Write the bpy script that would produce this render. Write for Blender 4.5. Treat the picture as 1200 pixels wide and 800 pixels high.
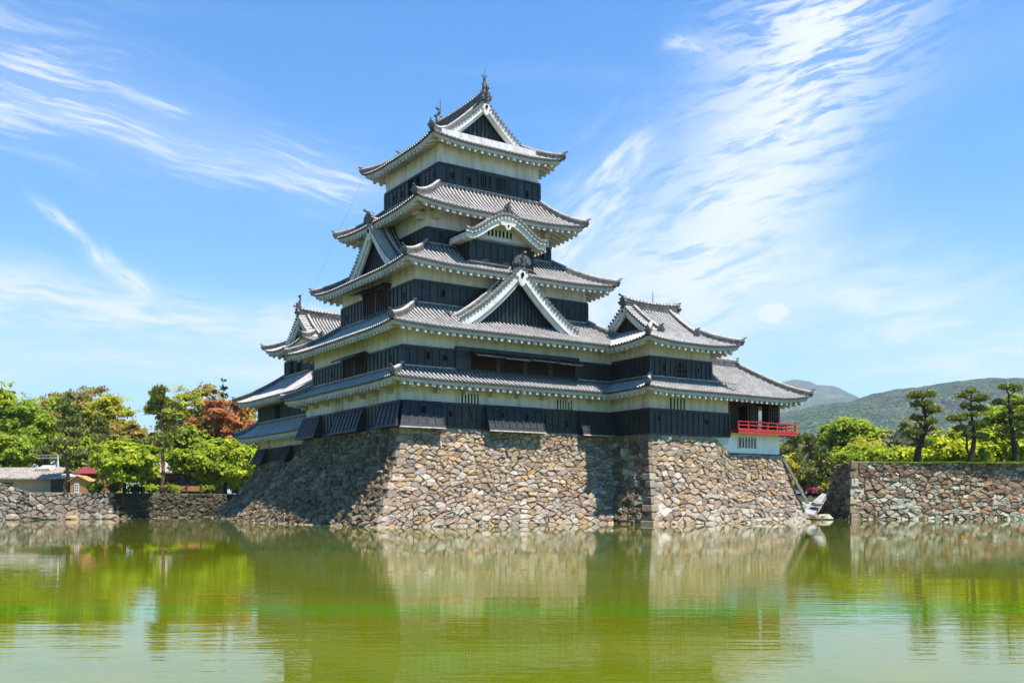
import bpy, math, random
import numpy as np
from math import sin, cos, pi, radians, sqrt, atan2, hypot
random.seed(7)
RS = np.random.RandomState(11)
for o in list(bpy.data.objects):
    bpy.data.objects.remove(o)
SC = bpy.context.scene
COL = SC.collection

# ------------------------------------------------------------------ camera
cam = bpy.data.cameras.new("camera")
cam.sensor_width = 36.0
cam.lens = 1139.0 / 1200.0 * 36.0
cam.shift_y = (587.0 - 400.0) / 1200.0
cam.clip_start = 0.1
cam.clip_end = 30000
camo = bpy.data.objects.new("camera", cam)
COL.objects.link(camo)
camo.location = (0, 0, 1.5)
camo.rotation_euler = (pi / 2, 0, 0)
SC.camera = camo

# castle frame: u runs along the sunlit face, v along the shaded face
ROT = atan2(.55, .835)
U2 = (cos(ROT), sin(ROT)); V2 = (-sin(ROT), cos(ROT))
OX, OY = (472 - 600) / 1139.0 * 59.0, 59.0
def C(u, v, z=0.0):
    return (OX + u * U2[0] + v * V2[0], OY + u * U2[1] + v * V2[1], z)
def PX(x, Y, y=None, z=None):
    "a point at distance Y seen at photo pixel x (and y)"
    return ((x - 600) / 1139.0 * Y, Y, 1.5 + (587 - y) / 1139.0 * Y if z is None else z)

# ------------------------------------------------------------------ sun, sky, exposure
SUNL = (.18, -.39, 1.0)
sx = SUNL[0] * U2[0] + SUNL[1] * V2[0]; sy = SUNL[0] * U2[1] + SUNL[1] * V2[1]
SUN_EL = atan2(1.0, hypot(sx, sy)); SUN_AZ = atan2(sx, sy)     # azimuth from +Y towards +X
sun = bpy.data.lights.new("sun", 'SUN')
sun.energy = 5.0; sun.angle = radians(0.53); sun.color = (1.0, .93, .82)
suno = bpy.data.objects.new("sun", sun); COL.objects.link(suno)
suno.rotation_euler = (pi / 2 - SUN_EL, 0, pi - SUN_AZ)
suno.location = (60, -60, 120)
SC.view_settings.view_transform = 'Standard'
SC.view_settings.look = 'None'
SC.view_settings.exposure = 1.12
SC.view_settings.gamma = 1.0
SC.view_settings.use_curve_mapping = False
SC.cycles.max_bounces = 6
SC.cycles.transparent_max_bounces = 6
SC.cycles.volume_bounces = 0
SC.cycles.sample_clamp_indirect = 6.0
SC.cycles.use_denoising = True

class NT:
    "tiny node helper"
    def __init__(s, tree):
        s.t = tree; s.n = tree.nodes; s.l = tree.links
    def node(s, kind, **kw):
        nd = s.n.new(kind)
        for k, v in kw.items():
            if k in nd.inputs.keys() and not hasattr(nd, k): nd.inputs[k].default_value = v
            else: setattr(nd, k, v)
        return nd
    def put(s, val, sock):
        if isinstance(val, bpy.types.NodeSocket): s.l.new(val, sock)
        elif val is not None: sock.default_value = val
    def m(s, op, a, b=None, c=None, clamp=False):
        nd = s.n.new('ShaderNodeMath'); nd.operation = op; nd.use_clamp = clamp
        for i, x in enumerate((a, b, c)):
            if x is not None: s.put(x, nd.inputs[i])
        return nd.outputs[0]
    def mix(s, f, a, b, blend='MIX'):
        nd = s.n.new('ShaderNodeMix'); nd.data_type = 'RGBA'; nd.blend_type = blend; nd.clamp_factor = True
        s.put(f, nd.inputs[0]); s.put(a, nd.inputs[6]); s.put(b, nd.inputs[7])
        return nd.outputs[2]
    def ramp(s, f, stops, interp='LINEAR'):
        nd = s.n.new('ShaderNodeValToRGB'); nd.color_ramp.interpolation = interp
        el = nd.color_ramp.elements
        while len(el) < len(stops): el.new(.5)
        for e, (p, c) in zip(el, stops):
            e.position = p; e.color = c if len(c) == 4 else (*c, 1)
        s.put(f, nd.inputs[0]); return nd.outputs[0]
    def noise(s, vec, scale, detail=4, rough=.55, dist=0.0, out=0):
        nd = s.n.new('ShaderNodeTexNoise'); s.put(vec, nd.inputs['Vector'])
        nd.inputs['Scale'].default_value = scale; nd.inputs['Detail'].default_value = detail
        nd.inputs['Roughness'].default_value = rough; nd.inputs['Distortion'].default_value = dist
        return nd.outputs[out]
    def xyz(s, x, y, z):
        nd = s.n.new('ShaderNodeCombineXYZ')
        for i, q in enumerate((x, y, z)): s.put(q, nd.inputs[i])
        return nd.outputs[0]
    def sep(s, v):
        nd = s.n.new('ShaderNodeSeparateXYZ'); s.put(v, nd.inputs[0]); return nd.outputs
    def smooth(s, x, a, b):
        nd = s.n.new('ShaderNodeMapRange'); nd.interpolation_type = 'SMOOTHSTEP'
        s.put(x, nd.inputs[0]); nd.inputs[1].default_value = a; nd.inputs[2].default_value = b
        return nd.outputs[0]
def G(v): return (v, v, v, 1)

world = bpy.data.worlds.new("World"); SC.world = world; world.use_nodes = True
w = NT(world.node_tree); w.n.clear()
sky = w.n.new('ShaderNodeTexSky'); sky.sky_type = 'NISHITA'; sky.sun_disc = False
sky.sun_elevation = SUN_EL; sky.sun_rotation = SUN_AZ
sky.altitude = 600; sky.air_density = 1.0; sky.dust_density = .55; sky.ozone_density = 2.2
hs = w.node('ShaderNodeHueSaturation'); hs.inputs['Saturation'].default_value = 1.5; hs.inputs['Hue'].default_value = .493
hs.inputs['Value'].default_value = 1.0
w.l.new(sky.outputs[0], hs.inputs['Color'])
bg1 = w.n.new('ShaderNodeBackground'); bg1.inputs[1].default_value = 0.083
w.l.new(w.mix(1.0, hs.outputs[0], (.52, 1.14, 1.32, 1), 'MULTIPLY'), bg1.inputs[0])
tc = w.n.new('ShaderNodeTexCoord')
dx, dy, dz = w.sep(tc.outputs['Generated'])
az = w.m('ARCTAN2', dx, dy)
hl = w.m('SQRT', w.m('ADD', w.m('MULTIPLY', dx, dx), w.m('MULTIPLY', dy, dy)))
te = w.m('DIVIDE', dz, w.m('MAXIMUM', hl, .02))
def sk(x, y):
    a = math.atan((x - 600) / 1139.0)
    return a, (587 - y) / 1139.0 * cos(a)
wp = w.noise(w.xyz(az, te, 0), 5.0, 3, .5, out=1)
wx, wy, wz = w.sep(wp)
azw = w.m('ADD', az, w.m('MULTIPLY', w.m('SUBTRACT', wx, .5), .06))
tew = w.m('ADD', te, w.m('MULTIPLY', w.m('SUBTRACT', wy, .5), .06))
def band(A, B, wa, wb, fl=3.0, fp=22.0, lo=.42, hi=.75, soft=.25, seed=0.0, ends=.12, streak=None, asym=1.0):
    (ax, ay), (bx, by) = sk(*A), sk(*B)
    L = hypot(bx - ax, by - ay); ex, ey = (bx - ax) / L, (by - ay) / L
    px = w.m('SUBTRACT', azw, ax); py = w.m('SUBTRACT', tew, ay)
    s = w.m('ADD', w.m('MULTIPLY', px, ex), w.m('MULTIPLY', py, ey))
    p = w.m('SUBTRACT', w.m('MULTIPLY', py, ex), w.m('MULTIPLY', px, ey))
    t = w.m('DIVIDE', s, L)
    wd = w.m('ADD', wa / 1139.0, w.m('MULTIPLY', w.m('MAXIMUM', w.m('MINIMUM', t, 1.0), 0.0), (wb - wa) / 1139.0))
    q = w.m('DIVIDE', p, wd)
    env = w.m('POWER', 2.718, w.m('MULTIPLY', w.m('MULTIPLY', q, q), -1.0))
    endm = w.m('MULTIPLY', w.smooth(t, -ends, ends), w.m('SUBTRACT', 1.0, w.smooth(t, 1 - ends, 1 + ends)))
    if streak:      # fibres run at an angle of their own
        c_, s_ = cos(radians(streak)), sin(radians(streak))
        a_ = w.m('ADD', w.m('MULTIPLY', azw, c_), w.m('MULTIPLY', tew, s_))
        b_ = w.m('SUBTRACT', w.m('MULTIPLY', tew, c_), w.m('MULTIPLY', azw, s_))
    else: a_, b_ = s, p
    nz = w.noise(w.xyz(w.m('MULTIPLY', a_, fl), w.m('MULTIPLY', b_, fp), seed), 1.0, 7, .62, .6)
    nz2 = w.noise(w.xyz(w.m('MULTIPLY', a_, fl * 3.1), w.m('MULTIPLY', b_, fp * 2.6), seed + 40), 1.0, 6, .65, .3)
    fib = w.smooth(w.m('ADD', w.m('MULTIPLY', nz, .62), w.m('MULTIPLY', nz2, .38)), lo + .07, hi - .05)
    return w.m('MULTIPLY', w.m('MULTIPLY', env, endm), w.m('ADD', soft, w.m('MULTIPLY', fib, 1 - soft)))
dens = None
for bnd in (
    band((-140, 30), (450, 228), 84, 30, 5, 52, .40, .70, .20, 1.3),
    band((-60, 95), (430, 225), 15, 10, 6, 60, .40, .70, .14, 2.3),
    band((-200, 322), (420, 388), 36, 24, 6, 46, .32, .62, .34, 4.1),
    band((-200, 410), (420, 428), 26, 22, 4, 34, .34, .72, .38, 14.1),
    band((48, 248), (178, 345), 6, 13, 14, 40, .36, .66, .12, 5.7, .2),
    band((1000, -80), (890, 215), 100, 78, 9, 46, .36, .60, .16, 7.7, .25, 13),
    band((915, 130), (775, 400), 80, 100, 8, 40, .34, .58, .24, 8.8, .25, 15),
    band((745, 150), (660, 350), 34, 90, 8, 30, .36, .66, .16, 9.9, .25, 46),
    band((930, 340), (1320, 465), 80, 75, 8, 34, .30, .70, .36, 10.4, .25, 10),
    band((600, 395), (940, 315), 62, 60, 8, 32, .34, .66, .26, 17.4, .25, 14),
    band((1020, 110), (1260, 30), 34, 40, 6, 24, .48, .85, .08, 11.6, .3, 12),
    band((780, 45), (860, 62), 12, 16, 14, 30, .40, .75, .1, 12.5, .3),
):
    dens = bnd if dens is None else w.m('SUBTRACT', w.m('ADD', dens, bnd), w.m('MULTIPLY', w.m('MINIMUM', dens, 1.0), bnd))
pa, pt = sk(906, 367)
qx = w.m('DIVIDE', w.m('SUBTRACT', az, pa + .001), 21 / 1139.0); qy = w.m('DIVIDE', w.m('SUBTRACT', te, pt), 15 / 1139.0)
rr = w.m('ADD', w.m('MULTIPLY', qx, qx), w.m('MULTIPLY', qy, qy))
puff = w.m('SUBTRACT', 1.0, w.smooth(w.m('ADD', rr, w.m('MULTIPLY', w.m('SUBTRACT', w.noise(w.xyz(az, te, 3), 90, 4, .6), .5), 1.8)), .35, 1.15))
dens = w.m('MAXIMUM', dens, w.m('MULTIPLY', puff, 1.0))
# thin cloud elsewhere round the sky, and pale air near the horizon
veil = w.smooth(w.noise(w.xyz(w.m('MULTIPLY', az, 2.0), w.m('MULTIPLY', te, 9.0), 21), 1.3, 6, .6, .4), .50, .85)
dens = w.m('MAXIMUM', dens, w.m('MULTIPLY', veil, .18))
hz = w.m('MULTIPLY', w.m('POWER', 2.718, w.m('MULTIPLY', te, -6.5)), .36)
dens = w.m('MINIMUM', w.m('ADD', w.m('MULTIPLY', dens, .93), w.m('MULTIPLY', hz, w.m('SUBTRACT', 1.0, w.m('MINIMUM', dens, 1.0)))), 1.0, clamp=True)
bg2 = w.n.new('ShaderNodeBackground'); bg2.inputs[0].default_value = (.93, .97, 1.0, 1); bg2.inputs[1].default_value = .50
mx = w.n.new('ShaderNodeMixShader'); w.l.new(dens, mx.inputs[0]); w.l.new(bg1.outputs[0], mx.inputs[1]); w.l.new(bg2.outputs[0], mx.inputs[2])
wo = w.n.new('ShaderNodeOutputWorld'); w.l.new(mx.outputs[0], wo.inputs[0])

# ------------------------------------------------------------------ materials
def mat(name, fn, rough=.8, spec=.3, bump=None):
    m = bpy.data.materials.new(name); m.use_nodes = True
    t = NT(m.node_tree); b = t.n['Principled BSDF']
    b.inputs['Roughness'].default_value = rough
    b.inputs['Specular IOR Level'].default_value = spec
    g = t.n.new('ShaderNodeNewGeometry'); oc = t.n.new('ShaderNodeTexCoord')
    t.pos = g.outputs['Position']; t.obj = oc.outputs['Object']; t.b = b
    at = t.n.new('ShaderNodeAttribute'); at.attribute_name = 'col'; t.col = at.outputs['Color']
    r = fn(t)
    if r is not None: t.put(r, b.inputs['Base Color'])
    return m
def bumped(t, h, strength=.5, dist=.05):
    n = t.n.new('ShaderNodeBump'); n.inputs['Strength'].default_value = strength; n.inputs['Distance'].default_value = dist
    t.put(h, n.inputs['Height']); t.l.new(n.outputs[0], t.b.inputs['Normal'])

def f_plaster(t):
    x, y, z = t.sep(t.obj)
    st = t.noise(t.xyz(t.m('MULTIPLY', x, 2.2), t.m('MULTIPLY', y, 2.2), t.m('MULTIPLY', z, .35)), 1.0, 6, .65)
    big = t.noise(t.obj, .5, 5, .6)
    c = t.mix(t.smooth(st, .42, .70), (.60, .575, .57, 1), (.40, .365, .345, 1))
    c = t.mix(t.m('MULTIPLY', t.smooth(big, .45, .75), .55), c, (.66, .64, .635, 1))
    c = t.mix(t.m('MULTIPLY', t.smooth(t.noise(t.xyz(t.m('MULTIPLY', x, 5), t.m('MULTIPLY', y, 5), t.m('MULTIPLY', z, .25)), 1.0, 4, .6), .60, .72), .45), c, (.30, .27, .23, 1))
    bumped(t, t.noise(t.obj, 9, 5, .6), .15, .03)
    return c
M_plaster = mat('white_plaster', f_plaster, .9, .15)
def f_trim(t):
    n = t.noise(t.obj, 1.3, 6, .65)
    return t.mix(t.smooth(n, .4, .75), (.60, .575, .55, 1), (.42, .39, .355, 1))
M_trim = mat('white_lime_trim', f_trim, .85, .2)
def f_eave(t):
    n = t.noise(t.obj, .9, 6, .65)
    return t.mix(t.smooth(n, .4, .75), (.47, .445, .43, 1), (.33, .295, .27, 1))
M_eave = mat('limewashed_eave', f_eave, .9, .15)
def f_board(t):
    x, y, z = t.sep(t.obj)
    lap = t.m('FRACT', t.m('MULTIPLY', z, 2.9))
    n = t.noise(t.xyz(t.m('MULTIPLY', t.m('ADD', x, y), .8), t.m('MULTIPLY', x, .6), t.m('MULTIPLY', z, 6.0)), 1.0, 6, .65)
    c = t.mix(t.smooth(n, .35, .75), (.011, .0115, .0125, 1), (.031, .032, .033, 1))
    c = t.mix(t.m('MULTIPLY', t.smooth(t.noise(t.obj, .7, 5, .65), .48, .72), .5), c, (.060, .059, .058, 1))
    c = t.mix(t.m('MULTIPLY', t.m('LESS_THAN', lap, .07), .75), c, (.010, .012, .015, 1))
    bumped(t, t.m('ADD', lap, t.m('MULTIPLY', n, .3)), .35, .02)
    return c
M_board = mat('black_lacquered_board', f_board, .48, .35)
def f_batten(t):
    n = t.noise(t.obj, 5, 4, .6)
    return t.mix(n, (.006, .007, .008, 1), (.020, .021, .023, 1))
M_batten = mat('black_batten', f_batten, .5, .4)
M_rail = mat('dark_rail', lambda t: t.mix(t.noise(t.obj, 4, 4, .6), (.014, .014, .015, 1), (.034, .034, .035, 1)), .5, .35)
M_hole = mat('dark_opening', lambda t: (.004, .004, .005, 1), .9, .1)
M_shade = mat('dark_interior', lambda t: t.mix(t.noise(t.obj, 3, 3, .5), (.012, .008, .006, 1), (.03, .016, .010, 1)), .9, .1)
def f_tile(t):
    a, r, k = t.sep(t.col)
    step = t.m('FRACT', a)
    n = t.noise(t.obj, 2.2, 6, .7); n2 = t.noise(t.obj, 14, 3, .6)
    rib = t.mix(t.smooth(n, .35, .70), (.41, .392, .38, 1), (.25, .236, .226, 1))
    rib = t.mix(t.m('MULTIPLY', t.smooth(t.noise(t.obj, .55, 5, .7), .44, .66), .55), rib, (.20, .175, .155, 1))
    rib = t.mix(t.m('MULTIPLY', t.smooth(n2, .55, .75), .5), rib, (.14, .125, .11, 1))
    mort = t.mix(n2, (.60, .57, .53, 1), (.42, .39, .36, 1))
    rib = t.mix(t.m('MULTIPLY', t.m('LESS_THAN', step, t.m('ADD', .12, t.m('MULTIPLY', r, .25))), .35), rib, mort)
    pan = t.mix(n, (.022, .020, .019, 1), (.045, .040, .037, 1))
    pan = t.mix(t.m('MULTIPLY', t.m('LESS_THAN', step, .25), .6), pan, (.03, .028, .027, 1))
    bumped(t, n2, .3, .02)
    return t.mix(k, pan, rib)
M_tile = mat('grey_roof_tile', f_tile, .55, .4)
M_tiledark = mat('dark_ridge_tile', lambda t: t.mix(t.smooth(t.noise(t.obj, 4, 5, .65), .35, .7), (.042, .042, .044, 1), (.13, .125, .12, 1)), .6, .35)
M_tilecap = mat('pale_ridge_cap', lambda t: t.mix(t.smooth(t.noise(t.obj, 3, 5, .7), .35, .7), (.42, .39, .35, 1), (.20, .18, .16, 1)), .7, .3)
M_oni = mat('ornament_tile', lambda t: t.mix(t.noise(t.obj, 6, 5, .65), (.03, .03, .032, 1), (.16, .155, .15, 1)), .55, .4)
M_copper = mat('verdigris_gutter', lambda t: t.mix(t.noise(t.obj, 4, 4, .6), (.36, .46, .38, 1), (.55, .58, .50, 1)), .6, .3)
M_brown = mat('brown_timber', lambda t: t.mix(t.noise(t.obj, 5, 5, .65), (.045, .016, .009, 1), (.125, .046, .024, 1)), .6, .35)
M_redwood = mat('rust_red_lattice', lambda t: t.mix(t.noise(t.obj, 4, 5, .6), (.016, .006, .004, 1), (.055, .017, .010, 1)), .6, .3)
M_red = mat('vermilion_lacquer', lambda t: t.mix(t.noise(t.obj, 3, 4, .6), (.52, .030, .014, 1), (.28, .014, .009, 1)), .38, .5)
def f_white(t): return t.mix(t.smooth(t.noise(t.obj, .8, 6, .65), .45, .8), (.80, .80, .79, 1), (.66, .66, .64, 1))
M_white = mat('fresh_white_plaster', f_white, .85, .2)
def f_stone(t):
    n = t.noise(t.pos, 3.2, 8, .68); n2 = t.noise(t.pos, 16, 5, .65)
    mott = t.m('ADD', .36, t.m('MULTIPLY', n, .86))
    c = t.mix(1.0, t.col, t.xyz(mott, mott, mott), 'MULTIPLY')
    li = t.smooth(t.noise(t.pos, 1.1, 7, .72), .56, .70)
    c = t.mix(t.m('MULTIPLY', li, .26), c, (.40, .37, .32, 1))
    dk = t.smooth(t.noise(t.pos, 5.5, 6, .7), .60, .76)
    c = t.mix(t.m('MULTIPLY', dk, .55), c, (.075, .06, .05, 1))
    x, y, z = t.sep(t.pos)
    wet = t.m('SUBTRACT', 1.0, t.smooth(t.m('ADD', z, t.m('MULTIPLY', t.m('SUBTRACT', n, .5), .25)), .0, .13))
    c = t.mix(t.m('MULTIPLY', wet, .4), c, (.33, .27, .19, 1))
    bumped(t, t.m('ADD', t.m('MULTIPLY', n, 1.0), t.m('MULTIPLY', n2, .5)), .7, .06)
    return c
M_stone = mat('field_stone', f_stone, .88, .25)
M_gap = mat('earth_joint', lambda t: t.mix(t.noise(t.pos, 5, 5, .6), (.10, .082, .066, 1), (.26, .215, .175, 1)), .95, .1)

# ------------------------------------------------------------------ mesh helpers
class MB:
    def __init__(s): s.v = []; s.f = []; s.mi = []; s.c = []; s.cur = (0, 0, 0)
    def add(s, vs, fs, mi=0, col=None):
        o = len(s.v); s.v.extend(vs); c = col or s.cur
        if isinstance(c, list): s.c.extend(c)
        else: s.c.extend([c] * len(vs))
        for f in fs: s.f.append([i + o for i in f]); s.mi.append(mi)
    def box8(s, p, mi=0):
        s.add(p, [(0, 3, 2, 1), (4, 5, 6, 7), (0, 1, 5, 4), (1, 2, 6, 5), (2, 3, 7, 6), (3, 0, 4, 7)], mi)
    def box(s, x0, x1, y0, y1, z0, z1, mi=0):
        s.box8([(x0, y0, z0), (x1, y0, z0), (x1, y1, z0), (x0, y1, z0), (x0, y0, z1), (x1, y0, z1), (x1, y1, z1), (x0, y1, z1)], mi)
    def sbox(s, S, s0, s1, d0, d1, z0, z1, mi=0):
        "box on a wall side S=(O,a,n): s along, d outwards"
        O, a, n = S[:3]
        p = lambda q, d, z: (O[0] + a[0] * q + n[0] * d, O[1] + a[1] * q + n[1] * d, z)
        s.box8([p(s0, d0, z0), p(s1, d0, z0), p(s1, d1, z0), p(s0, d1, z0), p(s0, d0, z1), p(s1, d0, z1), p(s1, d1, z1), p(s0, d1, z1)], mi)
    def prism(s, poly, off, mi=0):
        n = len(poly); q = [(p[0] + off[0], p[1] + off[1], p[2] + off[2]) for p in poly]
        s.add(list(poly) + q, [list(range(n))[::-1], list(range(n, 2 * n))] + [(i, (i + 1) % n, n + (i + 1) % n, n + i) for i in range(n)], mi)
    def tube(s, pts, rad, n=6, mi=0, cap=True, squash=None):
        pts = [np.array(p, float) for p in pts]; k = len(pts)
        if not hasattr(rad, '__len__'): rad = [rad] * k
        vs = []
        for i in range(k):
            t = pts[min(i + 1, k - 1)] - pts[max(i - 1, 0)]; t /= (np.linalg.norm(t) + 1e-9)
            ref = np.array((0, 0, 1.)) if abs(t[2]) < .9 else np.array((1., 0, 0))
            x = np.cross(t, ref); x /= np.linalg.norm(x); y = np.cross(x, t)
            for j in range(n):
                a = 2 * pi * j / n
                vs.append(tuple(pts[i] + rad[i] * (cos(a) * x + sin(a) * y)))
        fs = [(i * n + j, i * n + (j + 1) % n, (i + 1) * n + (j + 1) % n, (i + 1) * n + j) for i in range(k - 1) for j in range(n)]
        if cap: fs += [list(range(n))[::-1], list(range((k - 1) * n, k * n))]
        s.add(vs, fs, mi)
    def strip(s, rows, mi=0, col=None, close=False):
        "quads between successive equal-length rows of points"
        n = len(rows[0]); vs = [p for r in rows for p in r]; fs = []
        for i in range(len(rows) - 1):
            for j in range(n - (0 if close else 1)):
                fs.append((i * n + j, i * n + (j + 1) % n, (i + 1) * n + (j + 1) % n, (i + 1) * n + j))
        s.add(vs, fs, mi, col)
    def sweep(s, pts, prof, up=(0, 0, 1), mi=0, lateral=None, caps=True):
        "closed profile (x lateral, y up) carried along pts"
        rows = []; k = len(pts); P = [np.array(p, float) for p in pts]
        for i in range(k):
            t = P[min(i + 1, k - 1)] - P[max(i - 1, 0)]; t[2] = 0; t /= (np.linalg.norm(t) + 1e-9)
            r = np.array((t[1], -t[0], 0)) if lateral is None else np.array(lateral, float)
            rows.append([tuple(P[i] + r * a + np.array((0, 0, b))) for a, b in prof])
        s.strip(rows, mi, close=True)
        if caps:
            s.add(rows[0], [list(range(len(prof)))], mi); s.add(rows[-1], [list(range(len(prof)))[::-1]], mi)
    def build(s, name, mats, parent=None, smooth=False):
        if not isinstance(mats, (list, tuple)): mats = [mats]
        org = parent['_o'] if parent is not None and '_o' in parent.keys() else None
        v = s.v
        if org is not None: v = [(p[0] - org[0], p[1] - org[1], p[2] - org[2]) for p in v]
        me = bpy.data.meshes.new(name); me.from_pydata(v, [], s.f)
        for m in mats: me.materials.append(m)
        if len(mats) > 1: me.polygons.foreach_set('material_index', s.mi)
        a = me.attributes.new('col', 'FLOAT_COLOR', 'POINT')
        if s.c:
            cc = np.ones((len(s.v), 4), np.float32); cc[:, :3] = np.array(s.c, np.float32)
            a.data.foreach_set('color', cc.ravel())
        if smooth: me.polygons.foreach_set('use_smooth', [True] * len(me.polygons))
        o = bpy.data.objects.new(name, me); COL.objects.link(o)
        if parent is not None:
            o.parent = parent
            if org is not None: o['_o'] = org
        return o
def tag(o, label=None, cat=None, group=None, kind=None):
    if label: o['label'] = label
    if cat: o['category'] = cat
    if group: o['group'] = group
    if kind: o['kind'] = kind
    return o
def castle_thing(name, label, cat, u, v, z):
    o = bpy.data.objects.new(name, None); COL.objects.link(o)
    o.location = C(u, v, z); o.rotation_euler = (0, 0, ROT); o['_o'] = (u, v, z)
    o.empty_display_size = .5
    return tag(o, label, cat)
def plain_thing(name, label, cat, loc, rz=0, group=None):
    o = bpy.data.objects.new(name, None); COL.objects.link(o); o.location = loc; o.rotation_euler = (0, 0, rz)
    o['_o'] = (0, 0, 0); return tag(o, label, cat, group)
# ------------------------------------------------------------------ castle builders (castle frame)
def sides(r):
    u0, u1, v0, v1 = r
    return {'F': ((u0, v0), (1, 0), (0, -1), u1 - u0), 'R': ((u1, v0), (0, 1), (1, 0), v1 - v0),
            'B': ((u1, v1), (-1, 0), (0, 1), u1 - u0), 'L': ((u0, v1), (0, -1), (-1, 0), v1 - v0)}
ORDER = 'FRBL'
def along(S, v=None, u=None):
    "distance along a side of the point with this u or v"
    O, a = S[0], S[1]
    return (u - O[0]) * a[0] if a[0] else (v - O[1]) * a[1]

def slope(mb, O, a, n, s0, s1, dmin, dmax, zf, pitch=.30, rad=.070, kd=7):
    "tiled roof slope: eave from O along a, running up inwards along n"
    P = lambda s, d, dz=0: (O[0] + a[0] * s + n[0] * d, O[1] + a[1] * s + n[1] * d, zf(s, d) + dz)
    N = max(1, int(round((s1 - s0) / pitch))); st = (s1 - s0) / N
    rows, cols = [], []
    brk = sorted(set([s0 + st * i for i in range(N + 1)]))
    for s in brk:
        a0, a1 = dmin(s), dmax(s)
        if a1 < a0: a1 = a0
        ds = [a0 + (a1 - a0) * k / kd for k in range(kd + 1)]
        rows.append([P(s, d) for d in ds]); cols += [(d * 3.3, .5, 0) for d in ds]
    mb.strip(rows, 0, cols)
    # a skirt closing the eave edge
    e0 = [r[0] for r in rows]
    mb.strip([e0, [(p[0], p[1], p[2] - .09) for p in e0]], 0, (.6, .5, 0))
    angs = [pi * i / 5 for i in range(6)]
    for i in range(N):
        s = s0 + st * (i + .5); a0, a1 = dmin(s), dmax(s)
        if a1 - a0 < .12: continue
        m = max(2, int((a1 - a0) / .55)); rr = []; cc = []; jit = random.random() * .35
        ds = [a0 - .05 + (a1 - a0 + .03) * k / m for k in range(m + 1)]
        for d in ds:
            sl = (zf(s, d + .1) - zf(s, d - .1)) / .2; q = sqrt(1 + sl * sl)
            nz, nn = 1 / q, -sl / q
            row = []
            for t in angs:
                x = -cos(t) * rad; h = sin(t) * rad * 1.15
                p = P(s + x, d); row.append((p[0] + n[0] * nn * h, p[1] + n[1] * nn * h, zf(s, d) + nz * h + .005))
            rr.append(row); cc += [(d * 3.3 + jit, random.random(), 1)] * 6
        mb.strip(rr, 0, cc)
        # round end tile
        c0 = P(s, a0 - .07); ring = [(c0[0] + a[0] * cos(2 * pi * k / 8) * rad * 1.12, c0[1] + a[1] * cos(2 * pi * k / 8) * rad * 1.12, c0[2] + .02 + sin(2 * pi * k / 8) * rad * 1.12) for k in range(8)]
        mb.add(ring, [list(range(8))], 1)

def onigawara(mb, P, f, size=1.0, tip=True, mi=0):
    "ridge end ornament at P looking along f (2D)"
    r = (f[1], -f[0])
    def q(x, y, z): return (P[0] + r[0] * x * size + f[0] * y * size, P[1] + r[1] * x * size + f[1] * y * size, P[2] + z * size)
    pl = [(-.34, -.22), (-.42, .02), (-.26, .14), (-.22, .34), (0, .46), (.22, .34), (.26, .14), (.42, .02), (.34, -.22)]
    mb.prism([q(x, .10, z) for x, z in pl], (-f[0] * .2 * size, -f[1] * .2 * size, 0), mi)
    for x, z, rr in ((-.33, .0, .10), (.33, .0, .10), (0, .14, .15), (-.2, .26, .08), (.2, .26, .08)):
        mb.tube([q(x, .02, z), q(x, .17, z)], rr * size, 8, mi)
    if tip: mb.tube([q(0, -.3, .42), q(0, .12, .46), q(0, .42, .56)], [.085 * size, .085 * size, .09 * size], 7, mi)
def ridge_obj(pts, par, w=.30, h=.34, name='hip_ridge', fin=None, fsize=.55, tipup=.08):
    "built-up ridge of stacked tiles with a pale cap, and an end ornament"
    mb = MB()
    if tipup:
        p, q = np.array(pts[-2], float), np.array(pts[-1], float)
        d = q - p; d /= np.linalg.norm(d); pts = list(pts[:-1]) + [tuple(q), tuple(q + d * .22 + np.array((0, 0, tipup * .55)))]
    pr = [(-w / 2, -.12), (w / 2, -.12), (w / 2 * .92, h * .45), (w / 2 * 1.02, h * .47), (w / 2 * .9, h * .52), (w / 2 * .75, h * .8), (-w / 2 * .75, h * .8), (-w / 2 * .9, h * .52), (-w / 2 * 1.02, h * .47), (-w / 2 * .92, h * .45)]
    mb.sweep(pts, pr, mi=0)
    cap = [(cos(t) * w * .40, h * .78 + sin(t) * w * .36) for t in [pi * i / 6 for i in range(7)]]
    mb.sweep([(p[0], p[1], p[2]) for p in pts], cap, mi=1)
    o = mb.build(name, [M_tiledark, M_tilecap], par)
    if fin is not None:
        fb = MB(); e = pts[-1]
        p, q = np.array(pts[-3]), np.array(pts[-1]); d = (q - p)[:2]; d = d / np.linalg.norm(d)
        onigawara(fb, (e[0], e[1], e[2] + h * .35), (d[0], d[1]), fsize)
        fb.build('finial', M_oni, par)
    return o

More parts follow.
